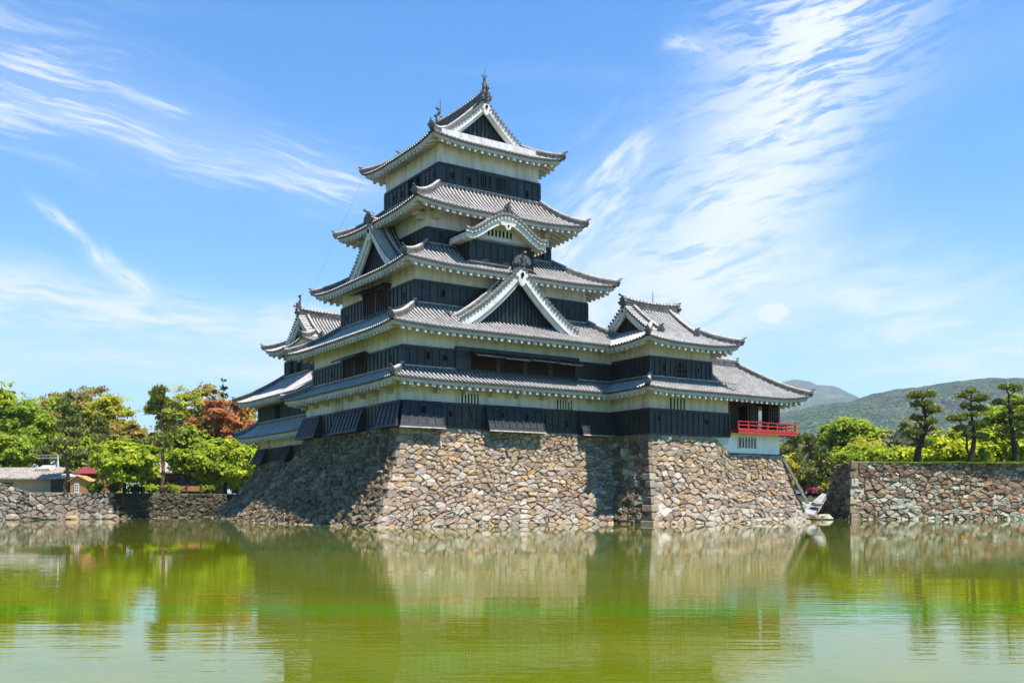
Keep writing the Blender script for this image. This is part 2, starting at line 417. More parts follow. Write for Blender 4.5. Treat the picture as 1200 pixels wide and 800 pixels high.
def eave_mb(mb, S, zt, D, h0, h1, pitch=.50, drop=.28, rise=.30, hips=(True, True)):
    "white fascia, rafter ends and soffit under a tile edge; zt(s) = tile height; D = eave depth"
    O, a, nn, L = S; n = (-nn[0], -nn[1])
    P = lambda s, d, z: (O[0] + a[0] * s + n[0] * d, O[1] + a[1] * s + n[1] * d, z)
    k = max(6, int(L / .6)); rows = []; rs = []; rb = []
    i0 = .07
    for i in range(k + 1):
        s = i0 * (1 if hips[0] else 0) + (L - i0 * (hips[0] + hips[1])) * i / k; z = zt(s)
        lo, hi = (s if hips[0] else 99), (L - s if hips[1] else 99)
        rows.append([P(s, i0, z - .07), P(s, i0, z - .17), P(s, i0 + .035, z - .18), P(s, i0 + .035, z - drop), P(s, i0 + .13, z - drop)])
        dm = min(D, max(lo, .2), max(hi, .2))
        rs.append([P(s, i0 + .13, z - drop), P(s, max(dm, i0 + .14), z - drop + .02 + rise * dm)])
        rb.append([P(s, .14, z - .05), P(s, max(dm, .16), z - .06 + rise * dm)])
    mb.strip(rows, 0); mb.strip(rs, 0); mb.strip(rb, 0)
    N = max(2, int(L / pitch))
    for i in range(N):
        s = (i + .5) * L / N; z = zt(s) - drop
        dm = min(D, s if hips[0] else 99, L - s if hips[1] else 99)
        if dm < .3: continue
        w = .115 * random.uniform(.85, 1.1); d0, d1 = .105, dm
        z1 = z + rise * d1
        q = [P(s - w, d0, z - .19), P(s + w, d0, z - .19), P(s + w, d1, z1 - .17), P(s - w, d1, z1 - .17),
             P(s - w, d0, z + .01), P(s + w, d0, z + .01), P(s + w, d1, z1 + .05), P(s - w, d1, z1 + .05)]
        mb.box8(q, 0)

def mkside(outer, inner):
    r = {}
    u0, u1, v0, v1 = outer; a0, a1, b0, b1 = inner
    for k, S in sides(outer).items():
        D = {'F': b0 - v0, 'R': u1 - a1, 'B': v1 - b1, 'L': a0 - u0}[k]
        h0, h1 = {'F': (a0 - u0, u1 - a1), 'R': (b0 - v0, v1 - b1), 'B': (u1 - a1, a0 - u0), 'L': (v1 - b1, b0 - v0)}[k]
        r[k] = (S, D, h0, h1)
    return r
def skirt_roof(th, outer, inner, ze, zt, eave=None, use='FRBL', lift=.32, ls=4.5, c=.35, rpitch=.5, fins='FRBL', topcap=True, hipfrom=0.0, trim={}):
    """roof skirt between an outer eave rectangle and the wall of the storey above.
    eave: overhang over the wall below; use: sides built; trim: side -> (s0, s1) kept"""
    mb = MB(); ebs = []; tb = MB()
    SD = mkside(outer, inner); zfs = {}
    for k, (S, D, h0, h1) in SD.items():
        O, a, nn, L = S; n = (-nn[0], -nn[1])
        def zf(s, d, D=D, L=L, h0=h0, h1=h1):
            t = max(-.2, min(1.1, d / max(D, .01)))
            z = ze + (zt - ze) * ((1 - c) * t + c * t * t)
            f = max(0.0, 1 - t)
            if h0 > 0: z += lift * max(0, 1 - max(s, 0) / ls) ** 2.2 * f
            if h1 > 0: z += lift * max(0, 1 - max(L - s, 0) / ls) ** 2.2 * f
            return z
        zfs[k] = zf
        if k not in use: continue
        def dmax(s, D=D, L=L, h0=h0, h1=h1):
            d = D
            if h0 > 0: d = min(d, D * s / h0)
            if h1 > 0: d = min(d, D * (L - s) / h1)
            return max(d, 0)
        s0, s1 = trim.get(k, (0, L))
        slope(mb, O, a, n, s0, s1, lambda s: 0.0, dmax, zf)
        eb = MB(); ebs.append(eb); eave_mb(eb, (  (O[0] + a[0] * s0, O[1] + a[1] * s0), a, nn, s1 - s0), lambda s, zf=zf, s0=s0: zf(s + s0, 0), eave or D, h0, h1, rpitch, hips=(h0 > 0 and s0 == 0, h1 > 0 and s1 == L))
        if topcap:
            q0, q1 = max(h0, s0), min(L - h1, s1)
            for x0, x1, z0, z1, dd in ((q0, q1, -.02, .13, D - .16), (q0, q1, .13, .20, D - .13)):
                p = lambda s, d, z: (O[0] + a[0] * s + n[0] * d, O[1] + a[1] * s + n[1] * d, zt + z)
                tb.box8([p(x0, dd, z0), p(x1, dd, z0), p(x1, D + .02, z0), p(x0, D + .02, z0), p(x0, dd, z1), p(x1, dd, z1), p(x1, D + .02, z1), p(x0, D + .02, z1)], 0 if z0 < 0 else 1)
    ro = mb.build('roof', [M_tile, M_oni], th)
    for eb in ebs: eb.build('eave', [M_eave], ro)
    if tb.v: tb.build('wall_flashing', [M_tiledark, M_tilecap], ro)
    for i, k in enumerate(ORDER):       # hip between side k and the next
        k2 = ORDER[(i + 1) % 4]
        if k in use and k2 in use and k in fins:
            S, D, h0, h1 = SD[k]
            if h1 <= 0: continue
            O, a, nn, L = S; n = (-nn[0], -nn[1]); pts = []
            for j in range(9):
                t = 1 - j / 8.0; s = L - h1 * t; d = D * t
                pts.append((O[0] + a[0] * s + n[0] * d, O[1] + a[1] * s + n[1] * d, zfs[k](s, d) + .10))
            ridge_obj(pts, ro, fin=True)
    return ro, zfs

def gable_face(par, apex, f, r, hw, zfun, inset, bw=.55, name='gable', zbase=None, depth=.16, pend=True, tiles=True, big=1.0, boards=M_board, bat=M_batten, batp=.34, white=M_trim):
    """front of a triangular gable: apex=(u,v) of the verge at the ridge, f outwards, r lateral,
    zfun(x) roof height at lateral distance x in 0..hw"""
    def P(x, y, z): return (apex[0] + r[0] * x + f[0] * y, apex[1] + r[1] * x + f[1] * y, z)
    xs = [hw * i / 14.0 for i in range(15)]
    mb = MB()
    def bandrows(y0, y1, top, bot):
        for sg in (-1, 1):
            rows = []
            for x in xs:
                zt_ = zfun(x) - top; flare = 1 + .25 * (x / hw) ** 2
                zb = zfun(x) - top - (bot - top) * flare * (1.0 + .35 * (1 - x / hw))
                rows.append([P(sg * x, y0, zt_), P(sg * x, y0, zb), P(sg * x, y1, zb), P(sg * x, y1, zt_)])
            mb.strip(rows, 0, close=True)
            mb.add(rows[-1], [(0, 1, 2, 3)], 0)
    bandrows(-.02, -.02 - depth, .05, .05 + bw)
    bandrows(-.16, -.16 - depth, .10 + bw * .5, bw * 1.62 + .1)
    g = mb.build(name, [white], par)
    # board wall behind
    wb = MB(); y = -inset; zb = zbase if zbase is not None else zfun(hw) - .2
    pts = [P(x * sg, y, max(zfun(abs(x)) - .05, zb)) for sg, seq in ((-1, xs[::-1]), (1, xs[1:])) for x in seq]
    poly = [P(-hw, y, zb)] + pts + [P(hw, y, zb)]
    for i in range(len(poly) - 3):
        a_, b_ = poly[i + 1], poly[i + 2]
        wb.add([(a_[0], a_[1], zb), (b_[0], b_[1], zb), b_, a_], [(0, 1, 2, 3)], 0)
    nb = int(2 * hw / batp)
    for i in range(nb + 1):
        x = -hw + (i + .5) * 2 * hw / (nb + 1); zt_ = zfun(abs(x)) - .12
        if zt_ - zb < .15: continue
        w_ = batp * .22
        wb.box8([P(x - w_, y + .002, zb), P(x + w_, y + .002, zb), P(x + w_, y + .07, zb), P(x - w_, y + .07, zb), P(x - w_, y + .002, zt_), P(x + w_, y + .002, zt_), P(x + w_, y + .07, zt_), P(x - w_, y + .07, zt_)], 1)
    wb.build('gable_board_wall', [boards, bat], g)
    if pend:
        pb = MB(); za = zfun(0) - bw * 1.15 - .05; k = big
        pl = [(-.20, .28), (-.40, .10), (-.52, .10), (-.44, -.10), (-.27, -.12), (-.30, -.40), (-.16, -.62), (0, -.74), (.16, -.62), (.30, -.40), (.27, -.12), (.44, -.10), (.52, .10), (.40, .10), (.20, .28)]
        pb.prism([P(x * k, .06, za + z * k) for x, z in pl], (-f[0] * .14, -f[1] * .14, 0), 0)
        ring = [P(.12 * k * cos(2 * pi * i / 10), .068, za + .02 * k + .16 * k * sin(2 * pi * i / 10)) for i in range(10)]
        pb.prism(ring, (f[0] * .05, f[1] * .05, 0), 1)
        pb.build('pendant', [white, M_hole], g)
    if tiles:
        tb = MB(); L_ = 0; last = None; acc = 0; rad = .10
        n = 120; step = .29; cur = .2
        px = 0; pz = zfun(0)
        for i in range(1, n + 1):
            x = hw * i / n; z = zfun(x); acc += hypot(x - px, z - pz); px, pz = x, z
            if acc >= cur:
                cur += step
                for sg in (-1, 1):
                    c0, c1 = P(sg * x, .06, z + .07), P(sg * x, -.62, z + .08)
                    o_ = len(tb.v)
                    tb.tube([c0, c1], rad, 7, 0)
                    tb.c[o_:] = [(.1, .9, 1)] * (len(tb.v) - o_)
                    ring = [(c0[0] + r[0] * rad * 1.1 * cos(2 * pi * j / 8) + f[0] * .012, c0[1] + r[1] * rad * 1.1 * cos(2 * pi * j / 8) + f[1] * .012, c0[2] + rad * 1.1 * sin(2 * pi * j / 8)) for j in range(8)]
                    tb.add(ring, [list(range(8))], 1)
        tb.build('verge_tiling', [M_tile, M_oni], g)
    return g

def irimoya(th, outer, ze, zr, axis, gi, eave, lift=.30, ls=3.5, c=.42, ridge_fin='oni', rpitch=.5, use='FRBL', ends=None, gable_hw=None, fin=1.0, pend=1.0, rw=.42, rh=.62):
    "hip-and-gable roof; ridge along axis; gi = distance of the verge from the end eaves"
    mb = MB(); ebs = []; u0, u1, v0, v1 = outer
    half = (u1 - u0) / 2 if axis == 'v' else (v1 - v0) / 2
    main = 'LR' if axis == 'v' else 'FB'
    def base(d): t = min(d / half, 1.05); return ze + (zr - ze) * ((1 - c) * t + c * t * t)
    info = {}
    for k, S in sides(outer).items():
        O, a, nn, L = S; n = (-nn[0], -nn[1])
        def zf(s, d, L=L):
            f = max(0, 1 - d / 2.6)
            return base(d) + lift * f * (max(0, 1 - max(s, 0) / ls) ** 2.2 + max(0, 1 - max(L - s, 0) / ls) ** 2.2)
        info[k] = (S, zf)
        if k not in use: continue
        if k in main: dm = lambda s, L=L: (half if gi <= s <= L - gi else min(s, L - s))
        else: dm = lambda s, L=L: max(0, min(s, L - s, gi + .6))
        if k in main:
            slope(mb, O, a, n, 0, gi - 1e-4, lambda s: 0, lambda s, L=L: min(s, L - s), zf)
            slope(mb, O, a, n, gi, L - gi, lambda s: 0, lambda s: half, zf, kd=10)
            slope(mb, O, a, n, L - gi + 1e-4, L, lambda s: 0, lambda s, L=L: min(s, L - s), zf)
        else: slope(mb, O, a, n, 0, L, lambda s: 0, dm, zf)
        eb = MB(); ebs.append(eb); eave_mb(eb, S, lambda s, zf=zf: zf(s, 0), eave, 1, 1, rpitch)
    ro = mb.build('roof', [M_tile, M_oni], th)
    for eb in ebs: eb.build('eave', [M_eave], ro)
    cu, cv = (u0 + u1) / 2, (v0 + v1) / 2
    for i, k in enumerate(ORDER):
        k2 = ORDER[(i + 1) % 4]
        if k in use and k2 in use:
            S, zf = info[k]; O, a, nn, L = S; n = (-nn[0], -nn[1]); pts = []
            for j in range(7):
                d = (gi + .45) * (1 - j / 6.0); s = L - d
                pts.append((O[0] + a[0] * s + n[0] * d, O[1] + a[1] * s + n[1] * d, zf(s, d) + .10))
            ridge_obj(pts, ro, fin=True, fsize=.6 * fin)
    # ridge
    e0, e1 = (((cu, v0 + gi), (cu, v1 - gi)) if axis == 'v' else ((u0 + gi, cv), (u1 - gi, cv)))
    m2 = MB(); w2 = rw / 2
    pr = [(-w2, -.15), (w2, -.15), (w2 * .95, rh * .3), (w2 * 1.06, rh * .33), (w2 * .88, rh * .36), (w2 * .84, rh * .6), (w2 * .97, rh * .63), (w2 * .76, rh * .66), (w2 * .72, rh * .86),
          (-w2 * .72, rh * .86), (-w2 * .76, rh * .66), (-w2 * .97, rh * .63), (-w2 * .84, rh * .6), (-w2 * .88, rh * .36), (-w2 * 1.06, rh * .33), (-w2 * .95, rh * .3)]
    line = [(e0[0] + (e1[0] - e0[0]) * t, e0[1] + (e1[1] - e0[1]) * t, zr + .16 * (2 * t - 1) ** 2) for t in [i / 8.0 for i in range(9)]]
    m2.sweep(line, pr, mi=0)
    m2.sweep(line, [(cos(t) * w2 * .85, rh * .84 + sin(t) * w2 * .7) for t in [pi * i / 6 for i in range(7)]], mi=1)
    LL = hypot(e1[0] - e0[0], e1[1] - e0[1])
    for i in range(int(LL / .3)):       # round cap tiles along the top
        t = (i + .5) / int(LL / .3); p = (e0[0] + (e1[0] - e0[0]) * t, e0[1] + (e1[1] - e0[1]) * t, zr + .16 * (2 * t - 1) ** 2 + rh * .98)
        dx, dy = ((w2 * .9, 0) if axis == 'v' else (0, w2 * .9))
        m2.tube([(p[0] - dx, p[1] - dy, p[2]), (p[0] + dx, p[1] + dy, p[2])], .075, 6, 1)
    m2.build('main_ridge', [M_tiledark, M_tilecap], ro)
    for (e, sg) in ((e0, -1), (e1, 1)):
        f = (0, sg) if axis == 'v' else (sg, 0); r = (1, 0) if axis == 'v' else (0, 1)
        if ends is not None and sg not in ends: continue
        hw = half - gi
        gable_face(ro, e, f, r, hw, lambda x: base(half - x), .55, bw=.30 * fin, zbase=base(gi + .3) - .3, big=.78 * pend)
        for s2 in (-1, 1):      # descending ridges beside the verge
            pts = []
            for j in range(7):
                x = .25 + (hw * .98 - .25) * j / 6.0
                pts.append((e[0] + r[0] * x * s2 - f[0] * .85, e[1] + r[1] * x * s2 - f[1] * .85, base(half - x) + .08))
            ridge_obj(pts, ro, w=.28, h=.30, name='verge_ridge', fin=True, fsize=.75 * fin, tipup=.1)
        fb = MB(); onigawara(fb, (e[0], e[1], zr + .30), f, 1.0 * fin, tip=True); fb.build('finial', M_oni, ro)
    return ro, base, (e0, e1), info

def fish(par, p, f, h=1.15):
    "dolphin-like roof fish standing on its head, tail up; f = direction its back faces"
    mb = MB()
    prof = [(.02, .0, .20), (.06, .14, .24), (.10, .32, .23), (.10, .52, .19), (.03, .70, .14), (-.06, .84, .09), (-.05, .95, .06), (.04, 1.03, .04)]
    pts = [(p[0] + f[0] * a * h, p[1] + f[1] * a * h, p[2] + b * h) for a, b, c_ in prof]
    mb.tube(pts, [c_ * h for a, b, c_ in prof], 8)
    r = (f[1], -f[0])
    def q(x, y, z): return (p[0] + f[0] * x * h + r[0] * y * h, p[1] + f[1] * x * h + r[1] * y * h, p[2] + z * h)
    for sg in (-1, 1):
        mb.prism([q(.05, sg * .18, .35), q(.15, sg * .36, .52), q(.0, sg * .32, .60), q(-.02, sg * .16, .52)], (f[0] * .05, f[1] * .05, 0))
        mb.prism([q(.0, sg * .02, .92), q(.16, sg * .22, 1.18), q(.02, sg * .12, 1.16), q(-.08, sg * .20, 1.24), q(-.08, 0, 1.0)], (f[0] * .04, f[1] * .04, 0))
    mb.prism([q(.30, -.02, .15), q(.40, -.02, .40), q(.28, -.02, .60), q(.24, -.02, .40)], (r[0] * .04 * h, r[1] * .04 * h, 0))
    return mb.build('fish_finial', M_oni, par)
def rod(par, p, h, name='lightning_rod'):
    mb = MB(); mb.tube([p, (p[0], p[1], p[2] + h)], [.035, .014], 5); return mb.build(name, M_batten, par)

def loophole(par, S, s, z, w=.30, h=.42, d0=.0):
    mb = MB(); t = .05
    mb.sbox(S, s - w / 2 - t, s - w / 2, d0, d0 + .05, z - h / 2 - t, z + h / 2 + t, 0)
    mb.sbox(S, s + w / 2, s + w / 2 + t, d0, d0 + .05, z - h / 2 - t, z + h / 2 + t, 0)
    mb.sbox(S, s - w / 2, s + w / 2, d0, d0 + .05, z + h / 2, z + h / 2 + t, 0)
    mb.sbox(S, s - w / 2, s + w / 2, d0, d0 + .05, z - h / 2 - t, z - h / 2, 0)
    mb.sbox(S, s - w / 2, s + w / 2, d0 - .02, d0 + .012, z - h / 2, z + h / 2, 1)
    return mb.build('loophole', [M_board, M_hole], par)
def barred_window(par, S, s0, s1, z0, z1, n, d=.0, name='barred_window'):
    mb = MB()
    mb.sbox(S, s0, s1, d + .002, d + .012, z0, z1, 0)
    st = (s1 - s0) / n
    for i in range(n):
        if i % 1 == 0: mb.sbox(S, s0 + st * (i + .55), s0 + st * (i + 1), d + .012, d + .09, z0, z1, 1)
    mb.sbox(S, s0 - .12, s0 - .0, d + .003, d + .06, z0 - .06, z1 + .06, 1)
    mb.sbox(S, s0, s1, d + .003, d + .06, z1, z1 + .08, 1)
    return mb.build(name, [M_hole, M_trim], par)
def storey(th, rect, z0, zblack0, zblack1, ztop, pitch=.56, use='FRBL', loops=(), skip={}, plaster=M_plaster, proud=.07):
    "plastered storey with black boards on its lower part"
    u0, u1, v0, v1 = rect
    pb = MB(); pb.box(u0, u1, v0, v1, z0, ztop)
    wall = pb.build('plaster_wall', plaster, th)
    SD = sides(rect); cls = []
    for k in use:
        S = SD[k]; L = S[3]; e = proud
        gaps = sorted(skip.get(k, [])); spans = []; x = -e + .001
        for g0, g1 in gaps: spans.append((x, g0)); x = g1
        spans.append((x, L + (e if k in 'FB' else -.002)))
        if k in 'LR': spans[0] = (-.002 if not gaps or gaps[0][0] > 0 else spans[0][0], spans[0][1])
        for a0, a1 in spans:
            if a1 - a0 < .05: continue
            cb = MB(); cb.sbox(S, a0, a1, -.05, e, zblack0, zblack1 - .10, 0)
            cb.sbox(S, a0 - .004, a1 + .004, -.04, e + .075, zblack1 - .14, zblack1, 2)
            cb.sbox(S, a0 - .003, a1 + .003, -.04, e + .05, zblack0, zblack0 + .13, 2)
            n = max(1, int(round((a1 - a0) / pitch)))
            for i in range(n + 1):
                s = a0 + (a1 - a0) * i / n; wv = .05
                s = min(max(s, a0 + wv), a1 - wv)
                corner = (i == 0 and a0 <= 0) or (i == n and a1 >= L)
                cb.sbox(S, s - wv * (2 if corner else 1), s + wv * (2 if corner else 1), e - .001, e + (.058 if corner else .052), zblack0 + .13, zblack1 - .14, 2 if corner else 1)
            cls.append((k, a0, a1, cb.build('board_cladding', [M_board, M_batten, M_rail], th)))
    cl = cls[0][3]
    for k, s, z, w_, h_ in loops:
        own = [c for c in cls if c[0] == k and c[1] <= s <= c[2]]
        if own: loophole(own[0][3], SD[k], s, z, w_, h_, proud + .002)
    return wall, cl, SD
def flare(th, S, s0, s1, zt, zb, out=.55, left=True, right=True, pitch=.55, trim=True, corner0=False, corner1=False):
    "boarded stone-drop chute: leans outwards from the wall line to the bottom"
    O, a, n = S[:3]; mb = MB(); d0 = .15
    x0 = lambda t: s0 - (out * t if corner0 else 0); x1 = lambda t: s1 + (out * t if corner1 else 0)
    def p(s, t, e=0): return (O[0] + a[0] * s + n[0] * (d0 + out * t + e), O[1] + a[1] * s + n[1] * (d0 + out * t + e), zt + (zb - zt) * t)
    def w(s, z): return (O[0] + a[0] * s - n[0] * .02, O[1] + a[1] * s - n[1] * .02, z)
    v = [w(s0, zb), w(s1, zb), p(x1(1), 1), p(x0(1), 1), w(s0, zt), w(s1, zt), p(x1(0), 0), p(x0(0), 0)]
    mb.box8(v, 0)
    k = max(1, int(round((s1 - s0) / pitch)))
    for i in range(k + 1):
        f_ = i / k; h = .05
        def bx(t0, t1, sa, sb, e0, e1, mi):
            A = lambda t: (x0(t) + (x1(t) - x0(t)) * f_)
            def cl(s, t): return min(max(s, x0(t)), x1(t))
            q = []
            for t in (t1, t0):
                q += [p(cl(A(t) + sa, t), t, e0), p(cl(A(t) + sb, t), t, e0), p(cl(A(t) + sb, t), t, e1), p(cl(A(t) + sa, t), t, e1)]
            mb.box8(q, mi)
        bx(.10, .92, -h, h, -.002, .05, 1)
    def rail(t0, t1, e, mi):
        q = []
        for t in (t1, t0): q += [p(x0(t) - .003, t, -.05), p(x1(t) + .003, t, -.05), p(x1(t) + .003, t, e), p(x0(t) - .003, t, e)]
        mb.box8(q, mi)
    rail(0, .10, .06, 2); rail(.92, 1.0, .06, 2)
    if trim: rail(1.004, 1.045, .08, 3)
    return mb.build('stone_drop_chute', [M_board, M_batten, M_rail, M_tilecap], th)
# ------------------------------------------------------------------ the main keep
keep = castle_thing('castle_keep', 'tallest black and white castle tower, five tiers of grey tiled roofs', 'castle tower', 0, 0, 6.0)
R1 = (0, 17.2, 0, 15.68); R2 = (0, 17.2, 0, 14.1); R4 = (1.82, 15.42, 1.8, 13.2); R5 = (3.2, 12.9, 2.8, 12.0); R6 = (4.42, 12.42, 3.4, 11.36)
def grow(r, e): return (r[0] - e, r[1] + e, r[2] - e, r[3] + e)
# first storey, with the leaning stone-drop chutes
Fs, Ls = sides(R1)['F'], sides(R1)['L']
lv = lambda v: along(Ls, v=v)
w1, c1, SD1 = storey(keep, R1, 5.6, 6.08, 7.66, 9.5, loops=[('F', 3.25, 6.95, .28, .34), ('F', 4.75, 6.85, .22, .52), ('F', 10.55, 6.75, .26, .30), ('F', 12.3, 6.72, .2, .5)],
                     skip={'F': [(-.3, 2.57), (5.78, 10.11), (13.24, 16.0)], 'L': [(lv(16.5), lv(12.57)), (lv(9.83), lv(5.25)), (lv(2.71), lv(-.3))]})
fl = [flare(keep, Fs, 0, 2.57, 7.66, 6.02, corner0=True), flare(keep, Fs, 5.78, 10.11, 7.66, 6.02), flare(keep, Fs, 13.24, 16.2, 7.66, 6.02),
      flare(keep, Ls, lv(15.68), lv(12.57), 7.66, 6.02, corner0=True, trim=False), flare(keep, Ls, lv(9.83), lv(5.25), 7.66, 6.02, trim=False), flare(keep, Ls, lv(2.71), lv(0), 7.66, 6.02, corner1=True, trim=False)]
for fo, pl in ((fl[0], [(1.2, .34, .3, .45)]), (fl[1], [(6.9, .4, .28, .3), (8.8, .42, .24, .5)])):
    for s, t, w_, h_ in pl:
        z = 7.66 - 1.64 * t
        loophole(fo, Fs, s, z, w_, h_, .15 + .55 * t + .07)
for s0, s1 in ((4.08, 5.46), (11.51, 12.87)): barred_window(w1, Fs, s0, s1, 7.68, 8.32, 6)
for v0, v1 in ((4.85, 3.33), (10.28, 8.96)): barred_window(w1, Ls, lv(v0), lv(v1), 7.68, 8.35, 6)
r1, z1 = skirt_roof(keep, (-1.3, 18.5, -1.3, 16.98), R2, 8.86, 9.62, eave=1.28, lift=.12, fins='FBL')
mbm = MB()      # purlin on brackets under the lowest eave
for S in (Fs, Ls):
    mbm.sbox(S, -.5, S[3] + .3, .52, .70, 8.50, 8.66, 0)
    for i in range(int(S[3] / 2.0) + 1):
        s = .25 + i * 2.0
        mbm.sbox(S, s - .11, s + .11, 0, .95, 8.34, 8.52, 0); mbm.sbox(S, s - .11, s + .11, 0, .45, 8.18, 8.36, 0)
mbm.build('eave_bracket', M_eave, r1)
# second storey
w2, c2, SD2 = storey(keep, R2, 9.3, 9.62, 11.02, 12.6, loops=[('F', 1.65, 10.45, .26, .5), ('F', 2.9, 10.40, .28, .3)] + [('L', along(sides(R2)['L'], v=q), 10.3, .25, .4) for q in (1.6, 10.7)],
                     skip={'F': [(3.62, 13.23)], 'L': [(along(sides(R2)['L'], v=8.67), along(sides(R2)['L'], v=5.11))]})
F2, L2 = SD2['F'], SD2['L']; l2 = lambda v: along(L2, v=v)
def prop_shutter(par, S, s0, s1, zt, out, dz, name='propped_shutter', d=.3):
    O, a, n = S[:3]; mb = MB()
    def p(s, e, z): return (O[0] + a[0] * s + n[0] * e, O[1] + a[1] * s + n[1] * e, z)
    for k in range(2):
        h = .05
    q = [p(s0, d, zt - .05), p(s1, d, zt - .05), p(s1, d + out, zt - dz - .05), p(s0, d + out, zt - dz - .05), p(s0, d, zt), p(s1, d, zt), p(s1, d + out, zt - dz), p(s0, d + out, zt - dz)]
    mb.box8(q, 0)
    n_ = int((s1 - s0) / .55)
    for i in range(n_ + 1):
        s = s0 + .05 + (s1 - s0 - .1) * i / n_
        mb.box8([p(s - .04, d, zt + .001), p(s + .04, d, zt + .001), p(s + .04, d + out, zt - dz + .001), p(s - .04, d + out, zt - dz + .001), p(s - .04, d, zt + .05), p(s + .04, d, zt + .05), p(s + .04, d + out, zt - dz + .05), p(s - .04, d + out, zt - dz + .05)], 1)
    mb.box8([p(s0 + .1, d + out, zt - dz - .05), p(s1 - .1, d + out, zt - dz - .05), p(s1 - .1, d + out + .03, zt - dz - .05), p(s0 + .1, d + out + .03, zt - dz - .05), p(s0 + .1, d + out, zt - dz + .0), p(s1 - .1, d + out, zt - dz + .0), p(s1 - .1, d + out + .03, zt - dz + .0), p(s0 + .1, d + out + .03, zt - dz + .0)], 2)
    o = mb.build(name, [M_board, M_batten, M_rail], par)
    sb = MB(); sb.tube([p(s1 - .3, d - .1, zt - .95), p(s1 - .15, d + out * .9, zt - dz - .06)], .03, 5)
    sb.build('prop_stick', M_redwood, par)
    return o
bay = MB()
bay.sbox(F2, 3.62, 13.23, -.04, .20, 9.66, 9.80, 0); bay.sbox(F2, 3.62, 13.23, -.04, .30, 10.92, 11.20, 0)
bay.sbox(F2, 3.62, 4.71, -.04, .20, 9.80, 10.92, 1); bay.sbox(F2, 12.94, 13.23, -.04, .20, 9.80, 10.92, 1)
bay.sbox(F2, 4.71, 12.94, -.03, .02, 9.80, 10.92, 2)
for i in range(1, 4): s = 4.71 + 8.23 * i / 4; bay.sbox(F2, s - .14, s + .14, .02, .19, 9.80, 10.92, 3)
bayo = bay.build('window_bay', [M_rail, M_board, M_shade, M_rail], keep)
for i in range(4):
    lb = MB(); a0 = 4.71 + 8.23 * i / 4 + .14; a1 = 4.71 + 8.23 * (i + 1) / 4 - .14
    for k in range(9):
        s = a0 + (a1 - a0) * (k + .5) / 9; lb.sbox(F2, s - .035, s + .035, .06, .13, 9.80, 10.92, 0)
    lb.sbox(F2, a0, a1, .03, .16, 9.80, 9.86, 0)
    lb.build('lattice', M_redwood, bayo)
    prop_shutter(bayo, F2, 4.55 + 8.5 * i / 4, 4.55 + 8.5 * (i + 1) / 4 - .10, 10.95, .85, .34 + .05 * (i % 2), d=.30)
def window_L(S, s0, s1, z0, z1, par, plaster_z):
    mb = MB(); mb.sbox(S, s0, s1, -.02, .012, z0, z1, 0)
    mb.sbox(S, s0 - .1, s0, -.02, .16, z0 - .1, z1 + .1, 1); mb.sbox(S, s1, s1 + .1, -.02, .16, z0 - .1, z1 + .1, 1)
    mb.sbox(S, s0 - .25, s1 + .25, -.02, .22, z1, z1 + .14, 1); mb.sbox(S, s0, s1, -.02, .14, z0 - .12, z0, 1)
    mid = (s0 + s1) / 2; mb.sbox(S, mid - .07, mid + .07, .012, .12, z0, z1, 1)
    o = mb.build('window', [M_shade, M_rail], par)
    for a0, a1 in ((s0, mid - .07), (mid + .07, s1)):
        lb = MB(); n = 7
        for k in range(n): s = a0 + (a1 - a0) * (k + .5) / n; lb.sbox(S, s - .04, s + .04, .02, .08, z0, z1, 0)
        lb.build('lattice', M_redwood, o)
    return o
wl2 = window_L(L2, l2(8.67), l2(5.11), 9.72, 11.0, keep, 0)
prop_shutter(wl2, L2, l2(8.9), l2(4.9), 11.22, .75, .32, d=.16)
cbx = MB(); cbx.sbox(L2, l2(8.67), l2(5.11), .0, .07, 9.62, 9.72, 0); cbx.build('sill', M_rail, wl2)
r2, z2 = skirt_roof(keep, (-1.45, 18.65, -1.45, 15.55), R4, 12.06, 13.95, eave=1.43, lift=.18)
